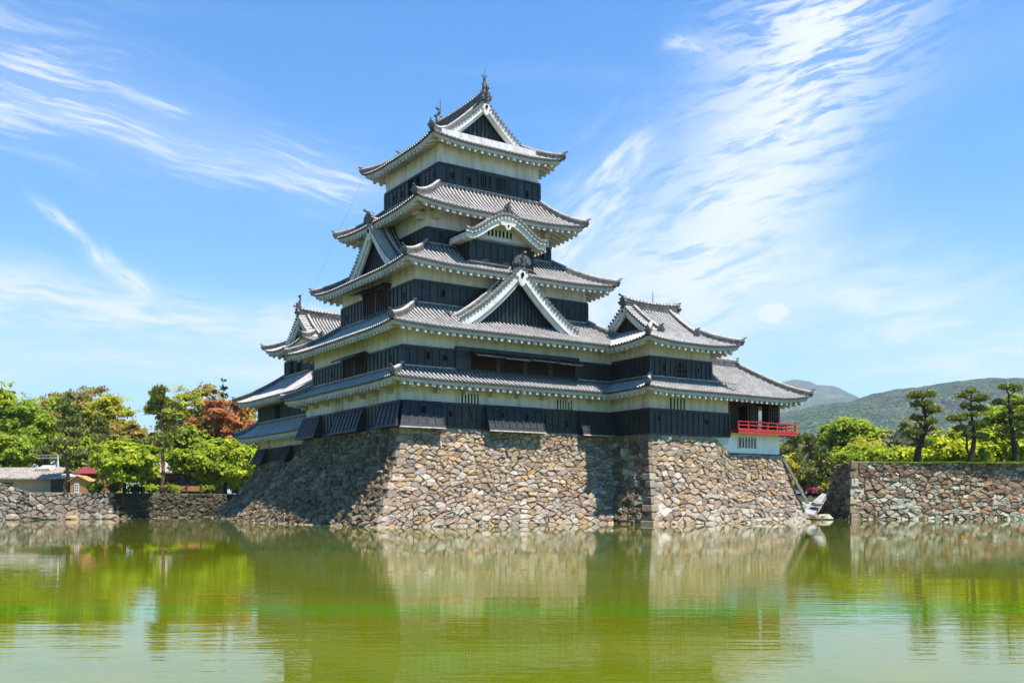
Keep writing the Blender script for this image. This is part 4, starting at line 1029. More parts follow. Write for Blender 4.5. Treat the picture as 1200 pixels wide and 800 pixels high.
def stones(mb, base, top, cw, ch, pal, curve=1.35, relief=.115, gap=.014, flip=1, seed=1, rough=1.0, palf=None, aspect=1.0):
    rnd = random.Random(seed); S = surf(base, top, curve)
    L = sum(np.linalg.norm(S((i + 1) / 12, .5) - S(i / 12, .5)) for i in range(12))
    H = sum(np.linalg.norm(S(.5, (i + 1) / 8) - S(.5, i / 8)) for i in range(8))
    nr = max(2, int(round(H / ch))); pts = []
    for j in range(nr):
        x = -cw * rnd.random()
        while x < L + cw:
            wv = cw * rnd.choice((.45, .6, .8, .95, 1.1, 1.4, 1.7, 2.2)); x += wv * .5
            pts.append((x, (j + .5 + rnd.uniform(-.42, .42)) * H / nr, rnd.random())); x += wv * .5
    # a few small wedge stones between the big ones
    for _ in range(int(len(pts) * .30)): pts.append((rnd.uniform(0, L), rnd.uniform(0, H), 2))
    grid = {}
    for i, p in enumerate(pts): grid.setdefault((int(p[0] // (cw * 2)), int(p[1] // (ch * 2))), []).append(i)
    def Np(a, b):
        e = .01; du = S(min(a + e, 1), b) - S(max(a - e, 0), b); dv = S(a, min(b + e, 1)) - S(a, max(b - e, 0))
        n = np.cross(du, dv) * flip; return n / (np.linalg.norm(n) + 1e-9)
    # backing sheet
    bx, by = 24, 8; rows = []
    for j in range(by + 1):
        r = []
        for i in range(bx + 1):
            a, b = i / bx, j / by; r.append(tuple(S(a, b) - Np(a, b) * .05))
        rows.append(r)
    mb.strip(rows, 1)
    ys = 1.55 * aspect   # cells wider than tall
    for i, (x, y, k) in enumerate(pts):
        if not (-.1 < x < L + .1): continue
        poly = [(max(0, x - 2.2 * cw), max(0, y - 2.2 * ch)), (min(L, x + 2.2 * cw), max(0, y - 2.2 * ch)), (min(L, x + 2.2 * cw), min(H, y + 2.2 * ch)), (max(0, x - 2.2 * cw), min(H, y + 2.2 * ch))]
        gx, gy = int(x // (cw * 2)), int(y // (ch * 2))
        for ix in (-2, -1, 0, 1, 2):
            for iy in (-2, -1, 0, 1, 2):
                for q in grid.get((gx + ix, gy + iy), ()):
                    if q == i: continue
                    ox, oy, ok = pts[q]; nx, ny = ox - x, (oy - y) * ys * ys
                    wgt = .5 + (.10 if ok == 2 and k != 2 else (-.10 if k == 2 and ok != 2 else 0))
                    mx_, my_ = x + (ox - x) * wgt, y + (oy - y) * wgt
                    poly = clip_poly(poly, nx, ny, mx_ * nx + my_ * ny)
                    if len(poly) < 3: break
                if len(poly) < 3: break
            if len(poly) < 3: break
        if len(poly) < 3: continue
        # round the corners a little
        r0_ = sum(hypot(p[0] - x, p[1] - y) for p in poly) / len(poly); poly = [(min(max(p[0] + rnd.uniform(-.13, .13) * r0_, 0), L), min(max(p[1] + rnd.uniform(-.11, .11) * r0_, 0), H)) for p in poly]
        pp = []; n = len(poly); cut = rnd.uniform(.04, .17)
        for q in range(n):
            p0, p1 = poly[q], poly[(q + 1) % n]
            for t in (cut, 1 - cut): pp.append((p0[0] + (p1[0] - p0[0]) * t, p0[1] + (p1[1] - p0[1]) * t))
        n = len(pp); cx = sum(p[0] for p in pp) / n; cy = sum(p[1] for p in pp) / n
        rad = sum(hypot(p[0] - cx, p[1] - cy) for p in pp) / n
        if rad < .05: continue
        c = pal[rnd.randrange(len(pal))] if palf is None else palf(cx / L, cy / H, rnd)
        f = rnd.uniform(.78, 1.2) * (1.15 if k == 2 else 1); c = tuple(min(.7, q * f) for q in c)
        h = relief * rnd.uniform(.45, 1.25) * min(1, rad / (cw * .4)); tx, ty = rnd.uniform(-.28, .28) * rough, rnd.uniform(-.25, .25) * rough
        g = gap * rnd.uniform(.6, 1.5) / max(rad, .1)
        rings = []
        for sc, hh in ((1 - g * .5, -.03), (1 - g * 1.1, h * .35), (.90 - g, h * .82), (.62, h * 1.0)):
            ring = []
            for (px, py) in pp:
                dx_, dy_ = (px - cx) * sc, (py - cy) * sc; jx = rnd.uniform(-.03, .03) * rough if hh > 0 else 0
                a, b = (cx + dx_) / L, (cy + dy_) / H; a = min(max(a, 0), 1); b = min(max(b, 0), 1)
                z = hh + (jx + tx * dx_ + ty * dy_ if hh > 0 else 0)
                ring.append(tuple(S(a, b) + Np(a, b) * z))
            rings.append(ring)
        mb.strip(rings, 0, c, close=True)
        ctr = tuple(S(min(max(cx / L, 0), 1), min(max(cy / H, 0), 1)) + Np(min(max(cx / L, 0), 1), min(max(cy / H, 0), 1)) * h * 1.02)
        mb.add(rings[-1] + [ctr], [(q, (q + 1) % n, n) for q in range(n)], 0, c)
    return S
def quoins(mb, SA, aA, SB, aB, LA, LB, pal, n=12, seed=3, big=1.0, out=.16, flipA=1, flipB=1, zmax=1.0):
    "long corner stones laid alternately along the edge shared by two faces"
    rnd = random.Random(seed)
    for i in range(n):
        b0, b1 = i / n * zmax + .004, (i + 1) / n * zmax - .004
        la, lb = ((1.25, .62) if i % 2 else (.62, 1.25)); la *= big * rnd.uniform(.8, 1.25); lb *= big * rnd.uniform(.8, 1.25)
        sa = la / LA * (1 if aA == 0 else -1); sb = lb / LB * (1 if aB == 0 else -1)
        ctr = SA(.5, .5)
        def o(p, k=1.0):     # push outwards, away from both faces
            q = SA(aA + sa * 8 if 0 <= aA + sa * 8 <= 1 else .5, b0); r = SB(aB + sb * 8 if 0 <= aB + sb * 8 <= 1 else .5, b0)
            d = p - (q + r) / 2; d[2] = 0; return d / (np.linalg.norm(d) + 1e-9)
        v = []
        for b in (b0, b1):
            c0 = SA(aA, b); fa = SA(aA + sa, b); fb_ = SB(aB + sb, b); e = out * rnd.uniform(.7, 1.2); dd = o(c0)
            v += [tuple(c0 + dd * e * 1.2), tuple(fa + dd * e * .9), tuple((fa + fb_) / 2 - dd * .5), tuple(fb_ + dd * e * .9)]
        c = pal[rnd.randrange(len(pal))]; f = rnd.uniform(.85, 1.2); c = tuple(q * f for q in c)
        # bevelled block: shrink top and bottom rings slightly
        V = np.array(v); lo, hi = V[:4], V[4:]
        cl_, ch_ = lo.mean(0), hi.mean(0)
        r0 = cl_ + (lo - cl_) * .90; r3 = ch_ + (hi - ch_) * .90; r1 = lo + (hi - lo) * .14; r2 = lo + (hi - lo) * .86
        mb.strip([[tuple(p) for p in r] for r in (r0, r1, r2, r3)], 0, c, close=True)
        mb.add([tuple(p) for p in r0], [(3, 2, 1, 0)], 0, c); mb.add([tuple(p) for p in r3], [(0, 1, 2, 3)], 0, c)
def wpt(u, v, z): return C(u, v, z)
def pal_keep(a, b, rnd):
    p = rnd.random()
    if b > .55 and p < .30: return rnd.choice(((.42, .30, .18), (.39, .285, .18), (.42, .33, .23), (.36, .26, .16)))
    if p > .93: return rnd.choice(((.46, .41, .34), (.40, .36, .30)))
    if b < .25 and p < .3: return rnd.choice(((.40, .34, .27), (.36, .31, .25)))
    return rnd.choice(PAL_TAN)
keepbase = plain_thing('stone_base', 'sloping fieldstone base under the tallest castle tower, tan stones', 'stone base', C(8, 7, 0))
keepbase['_o'] = C(8, 7, 0)
mF = MB()
bF, tF = [wpt(-3.07, -2.63, -.25), wpt(6, -2.55, -.25), wpt(16.9, -2.3, -.25)], [wpt(-.06, -.06, 6.04), wpt(8, -.06, 6.04), wpt(16.9, -.06, 6.04)]
SF = stones(mF, bF, tF, .52, .33, PAL_TAN, palf=pal_keep, seed=5, flip=1)
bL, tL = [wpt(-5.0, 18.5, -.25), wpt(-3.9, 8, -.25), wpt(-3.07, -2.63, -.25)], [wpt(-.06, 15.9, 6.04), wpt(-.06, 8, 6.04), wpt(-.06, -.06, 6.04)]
SL = stones(mF, bL, tL, .54, .35, PAL_SHADED_FACE, seed=8, flip=1, relief=.16, rough=1.3)
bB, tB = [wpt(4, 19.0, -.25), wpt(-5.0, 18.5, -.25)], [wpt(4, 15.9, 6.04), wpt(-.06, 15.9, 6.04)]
SBk = stones(mF, bB, tB, .75, .5, PAL_SHADED_FACE, seed=9, flip=1)
quoins(mF, SF, 0, SL, 1, 18.5, 19.5, PAL_TAN[:8], 13, 4)
quoins(mF, SL, 0, SBk, 1, 19.5, 6.0, PAL_SHADED_FACE, 12, 6)
mF.build('stone_facing', [M_stone, M_gap], keepbase)
mt = MB(); mt.add([wpt(-.06, -.06, 6.035), wpt(17, -.06, 6.035), wpt(17, 15.9, 6.035), wpt(-.06, 15.9, 6.035)], [(0, 1, 2, 3)]); mt.build('top_bed', M_gap, keepbase)
# turret and pavilion base
turbase = plain_thing('stone_base', 'sloping fieldstone base under the corner turret and red balcony', 'stone base', C(23, -3, 0)); turbase['_o'] = C(23, -3, 0)
mT = MB(); zq = 4.86
tops = [wpt(16.32, -3.92, 5.98), wpt(19.3, -3.92, 5.98), wpt(22.3, -3.92, 5.98), wpt(23.9, -3.92, zq), wpt(26.6, -3.92, zq), wpt(29.2, -3.92, zq)]
bas = [wpt(14.75, -6.15, -.25), wpt(17.5, -6.15, -.25), wpt(20.5, -6.15, -.25), wpt(23.4, -6.1, -.25), wpt(26.5, -6.1, -.25), wpt(29.9, -6.05, -.25)]
ST = stones(mT, bas, tops, .57, .36, PAL_TAN, palf=pal_keep, seed=15, flip=1)
bl, tl = [wpt(14.55, -.5, -.25), wpt(14.75, -6.15, -.25)], [wpt(16.32, .2, 5.98), wpt(16.32, -3.92, 5.98)]
STL = stones(mT, bl, tl, .62, .48, PAL_MIX + PAL_SHADED_FACE, seed=16, flip=1)
br, tr_ = [wpt(29.9, -6.05, -.25), wpt(30.6, 4.0, -.25)], [wpt(29.2, -3.92, zq), wpt(29.2, 2.0, zq)]
STR = stones(mT, br, tr_, .8, .55, PAL_TAN, seed=17, flip=1)
quoins(mT, ST, 0, STL, 1, 15.2, 5.5, PAL_PALE + PAL_TAN[3:7], 12, 14, big=.85, out=.20)
quoins(mT, STR, 0, ST, 1, 9.0, 15.2, PAL_TAN, 11, 18, big=.8)
mT.build('stone_facing', [M_stone, M_gap], turbase)
mt = MB(); mt.add([wpt(16.3, -3.93, 5.97), wpt(23, -3.93, 5.97), wpt(23, 2, 5.97), wpt(16.3, 2, 5.97)], [(0, 1, 2, 3)])
mt.add([wpt(22.0, -3.93, zq - .01), wpt(29.2, -3.93, zq - .01), wpt(29.2, 2, zq - .01), wpt(22.0, 2, zq - .01)], [(0, 1, 2, 3)]); mt.build('top_bed', M_gap, turbase)
# small keep base
skbase = plain_thing('stone_base', 'dark shaded stone base under the smaller tower behind', 'stone base', C(3, 21, 0)); skbase['_o'] = C(3, 21, 0)
mS = MB()
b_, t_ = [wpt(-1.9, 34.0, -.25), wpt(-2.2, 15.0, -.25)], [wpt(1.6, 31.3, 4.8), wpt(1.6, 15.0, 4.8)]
SS = stones(mS, b_, t_, .75, .5, PAL_SHADED_FACE, seed=25, flip=1)
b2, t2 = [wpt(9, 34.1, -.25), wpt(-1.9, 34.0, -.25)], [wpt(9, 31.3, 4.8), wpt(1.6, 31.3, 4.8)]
SS2 = stones(mS, b2, t2, .75, .5, PAL_SHADED_FACE, seed=26, flip=1)
quoins(mS, SS, 0, SS2, 1, 12, 10, PAL_SHADED_FACE, 11, 27)
mS.build('stone_facing', [M_stone, M_gap], skbase)
mt = MB(); mt.add([wpt(1.6, 15, 4.79), wpt(11, 15, 4.79), wpt(11, 31.3, 4.79), wpt(1.6, 31.3, 4.79)], [(0, 1, 2, 3)]); mt.build('top_bed', M_gap, skbase)
# right-hand moat wall
RWY = 80.0
rwall = plain_thing('moat_wall', 'tall brown and grey fieldstone moat wall topped with grass and pines', 'stone wall', PX(1100, RWY, z=0)); rwall['_o'] = PX(1100, RWY, z=0)
mR = MB(); q = PX(999, RWY, z=0); q2 = PX(1330, RWY + 1.0, z=0); zt_ = 4.72
bR = [(q[0], q[1], -.25), (q2[0], q2[1], -.25)]; tR = [(q[0] + .35, q[1] + 1.0, zt_ + .3), (q[0] + 2.5, q[1] + 1.0, zt_), (q2[0] + .3, q2[1] + 1.0, zt_)]
tR = [interp([(q[0] + .35, q[1] + 1.0, zt_ + .12), (q2[0] + .3, q2[1] + 1.0, zt_)], t) for t in (0, .5, 1)]; tR[1] = (tR[1][0], tR[1][1], zt_)
def pal_right(a, b, rnd):
    if b > .52 + .25 * sin(a * 9) * .5: return rnd.choice(PAL_MIX[:3] + PAL_MIX[5:8] + [PAL_MIX[10], PAL_MIX[3]])
    return rnd.choice(PAL_MIX + [PAL_MIX[3], PAL_MIX[4], PAL_MIX[8]])
SR_ = stones(mR, bR, tR, .64, .33, PAL_MIX, palf=pal_right, seed=35, flip=1, relief=.13)
cx0 = PX(957, RWY + 7, z=0)
bRl = [(q[0] - 1.3, q[1] + 14, -.25), (q[0], q[1], -.25)]; tRl = [(q[0] - .6, q[1] + 14, zt_), (q[0] + .35, q[1] + 1.0, zt_ + .12)]
bRl = [(cx0[0], cx0[1], -.25), (q[0], q[1], -.25)]; tRl = [(PX(979, RWY + 7, z=0)[0], RWY + 7.0, zt_ - .1), (q[0] + .35, q[1] + 1.0, zt_ + .12)]
SRl = stones(mR, bRl, tRl, .58, .46, PAL_MIX[:2] + PAL_MIX[5:7] + PAL_SHADED_FACE[:3], seed=36, flip=1, relief=.26, rough=1.6)
quoins(mR, SR_, 0, SRl, 1, 23, 8, PAL_MIX + PAL_MIX[3:5], 7, 37, big=.8, out=.22)
mR.build('stone_facing', [M_stone, M_gap], rwall)
# left-hand moat wall, low, rising at the far end
lwall = plain_thing('moat_wall', 'low grey stone moat wall in front of the green trees and beige house', 'stone wall', PX(100, 80, z=0)); lwall['_o'] = PX(100, 80, z=0)
mL = MB(); LY = 80.0
xa, xb = PX(-130, LY, z=0)[0], PX(30, LY, z=0)[0]
bx_ = [(PX(x, y_, z=0)[0], y_, -.25) for x, y_ in ((-130, 78), (-40, 78), (30, 79.5))]
tx_ = [(PX(-130, 79.6, z=0)[0], 79.6, 4.6), (PX(-40, 79.6, z=0)[0], 79.6, 3.9), (PX(34, 80.6, z=0)[0], 80.6, 2.25)]
SLa = stones(mL, bx_, tx_, .66, .40, PAL_PALE, seed=45, flip=1, relief=.18)
bx2 = [(PX(x, y_, z=0)[0], y_, -.25) for x, y_ in ((30, 79.5), (125, 82), (200, 88), (270, 96))]
tx2 = [(PX(34, 80.6, z=0)[0], 80.6, 2.25), (PX(126, 82.9, z=0)[0], 82.9, 2.22), (PX(202, 88.8, z=0)[0], 88.8, 2.22), (PX(274, 96.7, z=0)[0], 96.7, 2.22)]
def pal_left(a, b, rnd): return rnd.choice(PAL_PALE if a < .36 else PAL_TREE_SHADE)
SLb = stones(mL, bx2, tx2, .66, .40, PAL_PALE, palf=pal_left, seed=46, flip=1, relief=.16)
mL.build('stone_facing', [M_stone, M_gap], lwall)
# loose boulders at the water's edge
def boulder(name, label, loc, sx_, sy_, sz_, col, group=None, seed=0):
    rnd = random.Random(seed); mb = MB(); nu, nv = 9, 6; rows = []
    k = [rnd.uniform(.75, 1.15) for _ in range(nu * (nv + 1))]
    for j in range(nv + 1):
        t = pi * j / nv; rows.append([(loc[0] + sx_ * sin(t) * cos(2 * pi * i / nu) * k[j * nu + i], loc[1] + sy_ * sin(t) * sin(2 * pi * i / nu) * k[j * nu + i], loc[2] - sz_ * cos(t) * k[j * nu + i % nu] ** .5) for i in range(nu)])
    mb.strip(rows, 0, col, close=True); o = mb.build(name, M_stone); return tag(o, label, 'boulder', group)
rb_ = random.Random(5)
for i in range(9):
    x = 14 + 118 * i / 8.0 + rb_.uniform(-4, 4); y_ = 78.4 + 3.4 * max(0, (x - 20)) / 110
    p = PX(x, y_, z=.06); boulder('boulder', 'rounded stone in the water at the foot of the low grey moat wall', (p[0], p[1] - .15, .08), rb_.uniform(.3, .75), .4, rb_.uniform(.2, .5), rb_.choice(PAL_PALE + PAL_TAN[:4]), 'stones along the foot of the low moat wall', 60 + i)
for i, (x, y_, s, lab) in enumerate(((930, 78.5, 1.4, 'long flat tan stone at the water under the white slab'), (952, 78.8, .8, 'small brown stone beside the white slab'), (966, 79.3, .75, 'pale green-grey stone at the foot of the dark wall corner'), (915, 78.0, .7, 'tan stone at the water below the turret base'))):
    p = PX(x, y_, z=.1); boulder('boulder', lab, p, s, .5, .38, (PAL_TAN[1], PAL_MIX[1], PAL_MIX[4], PAL_TAN[6])[i], None, 80 + i)

# ------------------------------------------------------------------ water, ground, lawns
def f_water(t):
    x, y, z = t.sep(t.pos)
    n = t.noise(t.xyz(t.m('MULTIPLY', x, .10), t.m('MULTIPLY', y, .22), 0), 1.0, 4, .55)
    c = t.mix(t.smooth(n, .35, .70), (.108, .120, .001, 1), (.074, .104, .001, 1))
    # drifting bright algae streak
    yy = t.m('ADD', y, t.m('MULTIPLY', t.noise(t.xyz(t.m('MULTIPLY', x, .25), 0, 5), 1.0, 3, .5), 1.6))
    st = t.m('MULTIPLY', t.smooth(yy, 13.2, 13.9), t.m('SUBTRACT', 1.0, t.smooth(yy, 14.3, 15.6)))
    st = t.m('MULTIPLY', st, t.smooth(t.noise(t.xyz(t.m('MULTIPLY', x, .35), t.m('MULTIPLY', y, .3), 9), 1.0, 4, .6), .30, .52))
    c = t.mix(t.m('MULTIPLY', st, .55), c, (.045, .17, .003, 1))
    b2 = t.m('MULTIPLY', t.smooth(t.noise(t.xyz(t.m('MULTIPLY', x, .3), t.m('MULTIPLY', y, .18), 3), 1.0, 3, .5), .52, .75), t.smooth(y, 8, 10))
    c = t.mix(t.m('MULTIPLY', b2, .45), c, (.05, .16, .008, 1))
    w1 = t.noise(t.xyz(t.m('MULTIPLY', x, 1.3), t.m('MULTIPLY', y, 6.0), 0), 1.0, 3, .5)
    w2 = t.noise(t.xyz(t.m('MULTIPLY', x, .35), t.m('MULTIPLY', y, 1.2), 7), 1.0, 2, .5)
    calm = t.smooth(t.noise(t.xyz(t.m('MULTIPLY', x, .05), t.m('MULTIPLY', y, .13), 2), 1.0, 3, .5), .35, .65)
    h = t.m('MULTIPLY', t.m('ADD', t.m('MULTIPLY', w1, .55), w2), t.m('ADD', .45, t.m('MULTIPLY', calm, .8)))
    h = t.m('MULTIPLY', h, t.m('ADD', .27, t.m('MULTIPLY', .73, t.m('SUBTRACT', 1.0, t.smooth(y, 9, 30)))))
    bumped(t, h, .06, .10)
    t.b.inputs['IOR'].default_value = 1.333; t.b.inputs['Specular Tint'].default_value = (.98, 1.0, .80, 1)
    return c
M_water = mat('green_moat_water', f_water, .0, .36)
mb = MB(); mb.add([(-220, -25, 0), (220, -25, 0), (220, 130, 0), (-220, 130, 0)], [(0, 1, 2, 3)])
tag(mb.build('water', M_water), kind='structure')
def f_ground(t):
    n = t.noise(t.pos, .25, 6, .6); n2 = t.noise(t.pos, 3, 5, .65)
    c = t.mix(t.smooth(n, .40, .60), (.055, .10, .018, 1), (.21, .165, .10, 1))
    return t.mix(t.m('MULTIPLY', n2, .4), c, (.12, .12, .05, 1))
M_ground = mat('grass_and_earth', f_ground, .95, .1)
def f_lawn(t):
    n = t.noise(t.pos, 1.2, 6, .65)
    return t.mix(n, (.045, .10, .010, 1), (.16, .19, .03, 1))
M_lawn = mat('lawn', f_lawn, .95, .1)
gb = MB()
edge = [(-9000, 79.8, 2.2), (PX(-130, 79.6, z=0)[0] - 3, 79.8, 2.2), (PX(34, 80.6, z=0)[0], 80.75, 2.2), (PX(126, 82.9, z=0)[0], 83.05, 2.2), (PX(202, 88.8, z=0)[0], 88.95, 2.2), (PX(274, 96.7, z=0)[0], 96.85, 2.2), C(4, 30, 2.2), C(8, 12, 2.2), C(20, 1.5, 2.2), C(28.5, 1.5, 2.2), (PX(957, 87, z=0)[0] - .3, 87.5, 2.2), (PX(979, 87, z=0)[0] + 2, 83, 2.2), (PX(1330, 83, z=0)[0], 83, 2.2), (9000, 83, 2.2), (9000, 14000, 2.2), (-9000, 14000, 2.2)]
gb.add(edge, [list(range(len(edge)))]); tag(gb.build('ground', M_ground), kind='structure')
lb = MB(); nx = 34; rows = []
for j in range(9):
    r_ = []
    for i in range(nx + 1):
        yy = q[1] + 1.05 + 40 * (j / 8.0) ** 1.6; x0 = q[0] + .6 + (yy - q[1]) * .40 + (q2[0] + 40 - q[0]) * i / nx
        r_.append((x0 + j * .05, yy, zt_ - .03 + .14 * (1 - math.exp(-j * .6)) + .05 * sin(i * 1.7 + j)))
    rows.append(r_)
lb.strip(rows); lb.strip([rows[-1], [(p[0], p[1] + 4, 2.0) for p in rows[-1]]]); lb.strip([[r_[0] for r_ in rows], [(r_[0][0] - .5, r_[0][1], 2.0) for r_ in rows]])
tag(lb.build('lawn', M_lawn), kind='structure')
# low bank in the gap between the turret base and the tall moat wall
bk = MB(); a0 = C(29.5, -4.6, .15); a1 = PX(962, 82, z=.15)
rows = [[(a0[0] + (a1[0] - a0[0]) * i / 6, a0[1] + (a1[1] - a0[1]) * i / 6 + j * 2.2, .12 + 2.06 * min(1, j / 4.0) + .06 * sin(i * 2.1 + j)) for i in range(7)] for j in range(6)]
bk.strip(rows); tag(bk.build('bank', M_ground), kind='structure')

# ------------------------------------------------------------------ hills
def f_hill(t):
    x, y, z = t.sep(t.pos)
    n = t.noise(t.pos, .0055, 5, .6); n2 = t.noise(t.pos, .016, 6, .68); vo = t.n.new('ShaderNodeTexVoronoi'); t.put(t.pos, vo.inputs['Vector']); vo.inputs['Scale'].default_value = .12
    rnd_ = t.n.new('ShaderNodeSeparateColor'); t.l.new(vo.outputs['Color'], rnd_.inputs[0])
    c = t.mix(t.smooth(n2, .40, .58), (.012, .036, .020, 1), (.050, .092, .036, 1))
    c = t.mix(t.m('MULTIPLY', t.smooth(n, .50, .62), .7), c, (.085, .062, .058, 1))
    sp = t.smooth(t.noise(t.xyz(t.m('MULTIPLY', x, .004), t.m('MULTIPLY', y, .004), t.m('MULTIPLY', z, .016)), 1.0, 5, .65), .60, .68)
    c = t.mix(t.m('MULTIPLY', sp, .9), c, (.16, .19, .07, 1))
    c = t.mix(t.m('MULTIPLY', t.m('GREATER_THAN', rnd_.outputs[0], .68), .65), c, (.080, .125, .045, 1))
    c = t.mix(t.m('MULTIPLY', t.m('LESS_THAN', rnd_.outputs[1], .38), .75), c, (.003, .012, .008, 1))
    bumped(t, t.m('SUBTRACT', 1.0, vo.outputs['Distance']), 1.0, 8.0)
    return c
M_hill = mat('forested_hillside', f_hill, .95, .05)
def vnoise(seed):
    rs = np.random.RandomState(seed); T = rs.rand(64, 64)
    def f(x, y):
        xi, yi = np.floor(x).astype(int), np.floor(y).astype(int); fx, fy = x - xi, y - yi; fx = fx * fx * (3 - 2 * fx); fy = fy * fy * (3 - 2 * fy)
        g = lambda a, b: T[a % 64, b % 64]
        return (g(xi, yi) * (1 - fx) + g(xi + 1, yi) * fx) * (1 - fy) + (g(xi, yi + 1) * (1 - fx) + g(xi + 1, yi + 1) * fx) * fy
    return f
def fbm(f, x, y, o=4): return sum(f(x * 2 ** k, y * 2 ** k) * .5 ** k for k in range(o)) / 1.9
def hill(name, label_px, Yr, depth, seed, amp, nx, ny, mtl=M_hill):
    "ridge line given as photo pixels at distance Yr; slopes down towards the viewer and away"
    xs = np.array([p[0] for p in label_px], float); ys = np.array([p[1] for p in label_px], float)
    f = vnoise(seed); X = np.linspace(xs[0], xs[-1], nx); mb = MB(); rows = []
    for j in range(ny):
        s = j / (ny - 1) * 2 - 1                      # -1 near foot, 0 ridge, 1 far foot
        Y = Yr + s * depth
        prof = np.cos(min(abs(s), 1) * pi / 2) ** 1.25 if s < 0 else np.cos(s * pi / 2)
        zr_ = (587 - np.interp(X, xs, ys)) / 1139.0 * Yr + 1.5
        wx_ = (X - 600) / 1139.0 * Yr * (1 - .0 * s)
        nz = fbm(f, wx_ / 420 + 9, np.full_like(wx_, Y / 420 + 3), 5) - .5; fine = fbm(f, wx_ / 22 + 3, np.full_like(wx_, Y / 22), 2) - .5
        z = zr_ * prof + amp * (.12 - 2.6 * np.abs(nz)) * .5 * np.sin(prof * pi) ** .8 + amp * .10 * nz * prof + fine * 11 * (1 if s < .3 else 0)
        rows.append([(float(a), float(Y), float(max(b, 2.3 if prof > .03 else 1.0))) for a, b in zip(wx_, z)])
    mb.strip(rows); o = mb.build(name, mtl, smooth=True); return tag(o, kind='structure')
hill('hill', [(-1500, 586), (300, 582), (700, 555), (860, 503), (908, 488), (950, 478), (985, 475), (1005, 469), (1020, 463), (1040, 459), (1062, 457), (1080, 454), (1110, 450), (1150, 449), (1200, 451), (1300, 446), (1450, 452), (1700, 470), (2300, 520)], 2600, 1300, 3, 150, 620, 110)
hill('mountain', [(-2200, 586), (200, 584), (600, 565), (800, 500), (850, 466), (895, 454), (918, 447), (930, 449), (940, 454), (950, 453), (962, 459), (980, 468), (1005, 474), (1060, 486), (1300, 470), (1900, 520)], 6500, 2200, 12, 420, 420, 60)

# haze: one closed box of pale air
hzm = bpy.data.materials.new('pale_air'); hzm.use_nodes = True; hzm.node_tree.nodes.clear()
ho = hzm.node_tree.nodes.new('ShaderNodeOutputMaterial'); hv = hzm.node_tree.nodes.new('ShaderNodeVolumePrincipled')
hv.inputs['Color'].default_value = (.74, .86, 1.0, 1); hv.inputs['Density'].default_value = 0.000085; hv.inputs['Anisotropy'].default_value = .1
hzm.node_tree.links.new(hv.outputs[0], ho.inputs['Volume'])
mb = MB(); mb.box(-9500, 9500, -60, 14500, -3, 1250)
tag(mb.build('haze', hzm), kind='stuff')
# ------------------------------------------------------------------ trees
def leaf_mat(name, cols, trans=.52, rough=.6):
    m = bpy.data.materials.new(name); m.use_nodes = True; t = NT(m.node_tree); b = t.n['Principled BSDF']
    at = t.n.new('ShaderNodeAttribute'); at.attribute_name = 'col'; r = t.sep(at.outputs['Color'])
    c = t.ramp(r[0], [(i / (len(cols) - 1), q) for i, q in enumerate(cols)])
    v = t.m('ADD', .75, t.m('MULTIPLY', r[1], .5)); c = t.mix(1.0, c, t.xyz(v, v, v), 'MULTIPLY')
    t.put(c, b.inputs['Base Color']); b.inputs['Roughness'].default_value = rough; b.inputs['Specular IOR Level'].default_value = .25
    tr = t.n.new('ShaderNodeBsdfTranslucent'); t.put(c, tr.inputs[0]); mx_ = t.n.new('ShaderNodeMixShader'); mx_.inputs[0].default_value = trans
    t.l.new(b.outputs[0], mx_.inputs[1]); t.l.new(tr.outputs[0], mx_.inputs[2]); t.l.new(mx_.outputs[0], t.n['Material Output'].inputs[0])
    return m
L_bright = leaf_mat('bright_green_leaf', [(.15, .225, .012), (.27, .36, .018), (.42, .47, .03)])
L_yellow = leaf_mat('yellow_green_leaf', [(.20, .235, .014), (.36, .37, .022), (.48, .43, .035)])
L_olive = leaf_mat('olive_bronze_leaf', [(.17, .17, .03), (.30, .25, .045), (.40, .28, .06)])
L_mid = leaf_mat('mid_green_leaf', [(.12, .19, .014), (.21, .30, .018), (.31, .38, .03)])
L_red = leaf_mat('red_orange_leaf', [(.24, .105, .03), (.46, .165, .055), (.50, .30, .09)])
L_pine = leaf_mat('pine_needles', [(.085, .12, .022), (.22, .235, .035), (.42, .38, .07)], .2)
L_scot = leaf_mat('dull_pine_needles', [(.10, .14, .035), (.20, .23, .05), (.34, .30, .10)], .2)
L_fir = leaf_mat('fir_needles', [(.018, .050, .020), (.04, .085, .03), (.07, .13, .04)], .15)
L_lime = leaf_mat('lime_leaf', [(.21, .27, .006), (.40, .46, .008), (.55, .56, .014)], .4)
L_pale = leaf_mat('pale_spring_leaf', [(0.143, 0.165, 0.066), (0.22, 0.242, 0.099), (0.297, 0.297, 0.132)])
L_pink = leaf_mat('magenta_blossom', [(.20, .015, .06), (.38, .03, .12), (.45, .08, .18)])
M_bark = mat('dark_bark', lambda t: t.mix(t.noise(t.obj, 4, 5, .7), (.018, .013, .010, 1), (.070, .050, .038, 1)), .9, .1)
M_redbark = mat('red_pine_bark', lambda t: t.mix(t.noise(t.obj, 3, 5, .7), (.11, .055, .035, 1), (.30, .16, .10, 1)), .9, .1)
M_greybark = mat('grey_bark', lambda t: t.mix(t.noise(t.obj, 3, 5, .7), (.09, .075, .06, 1), (.20, .17, .14, 1)), .9, .1)

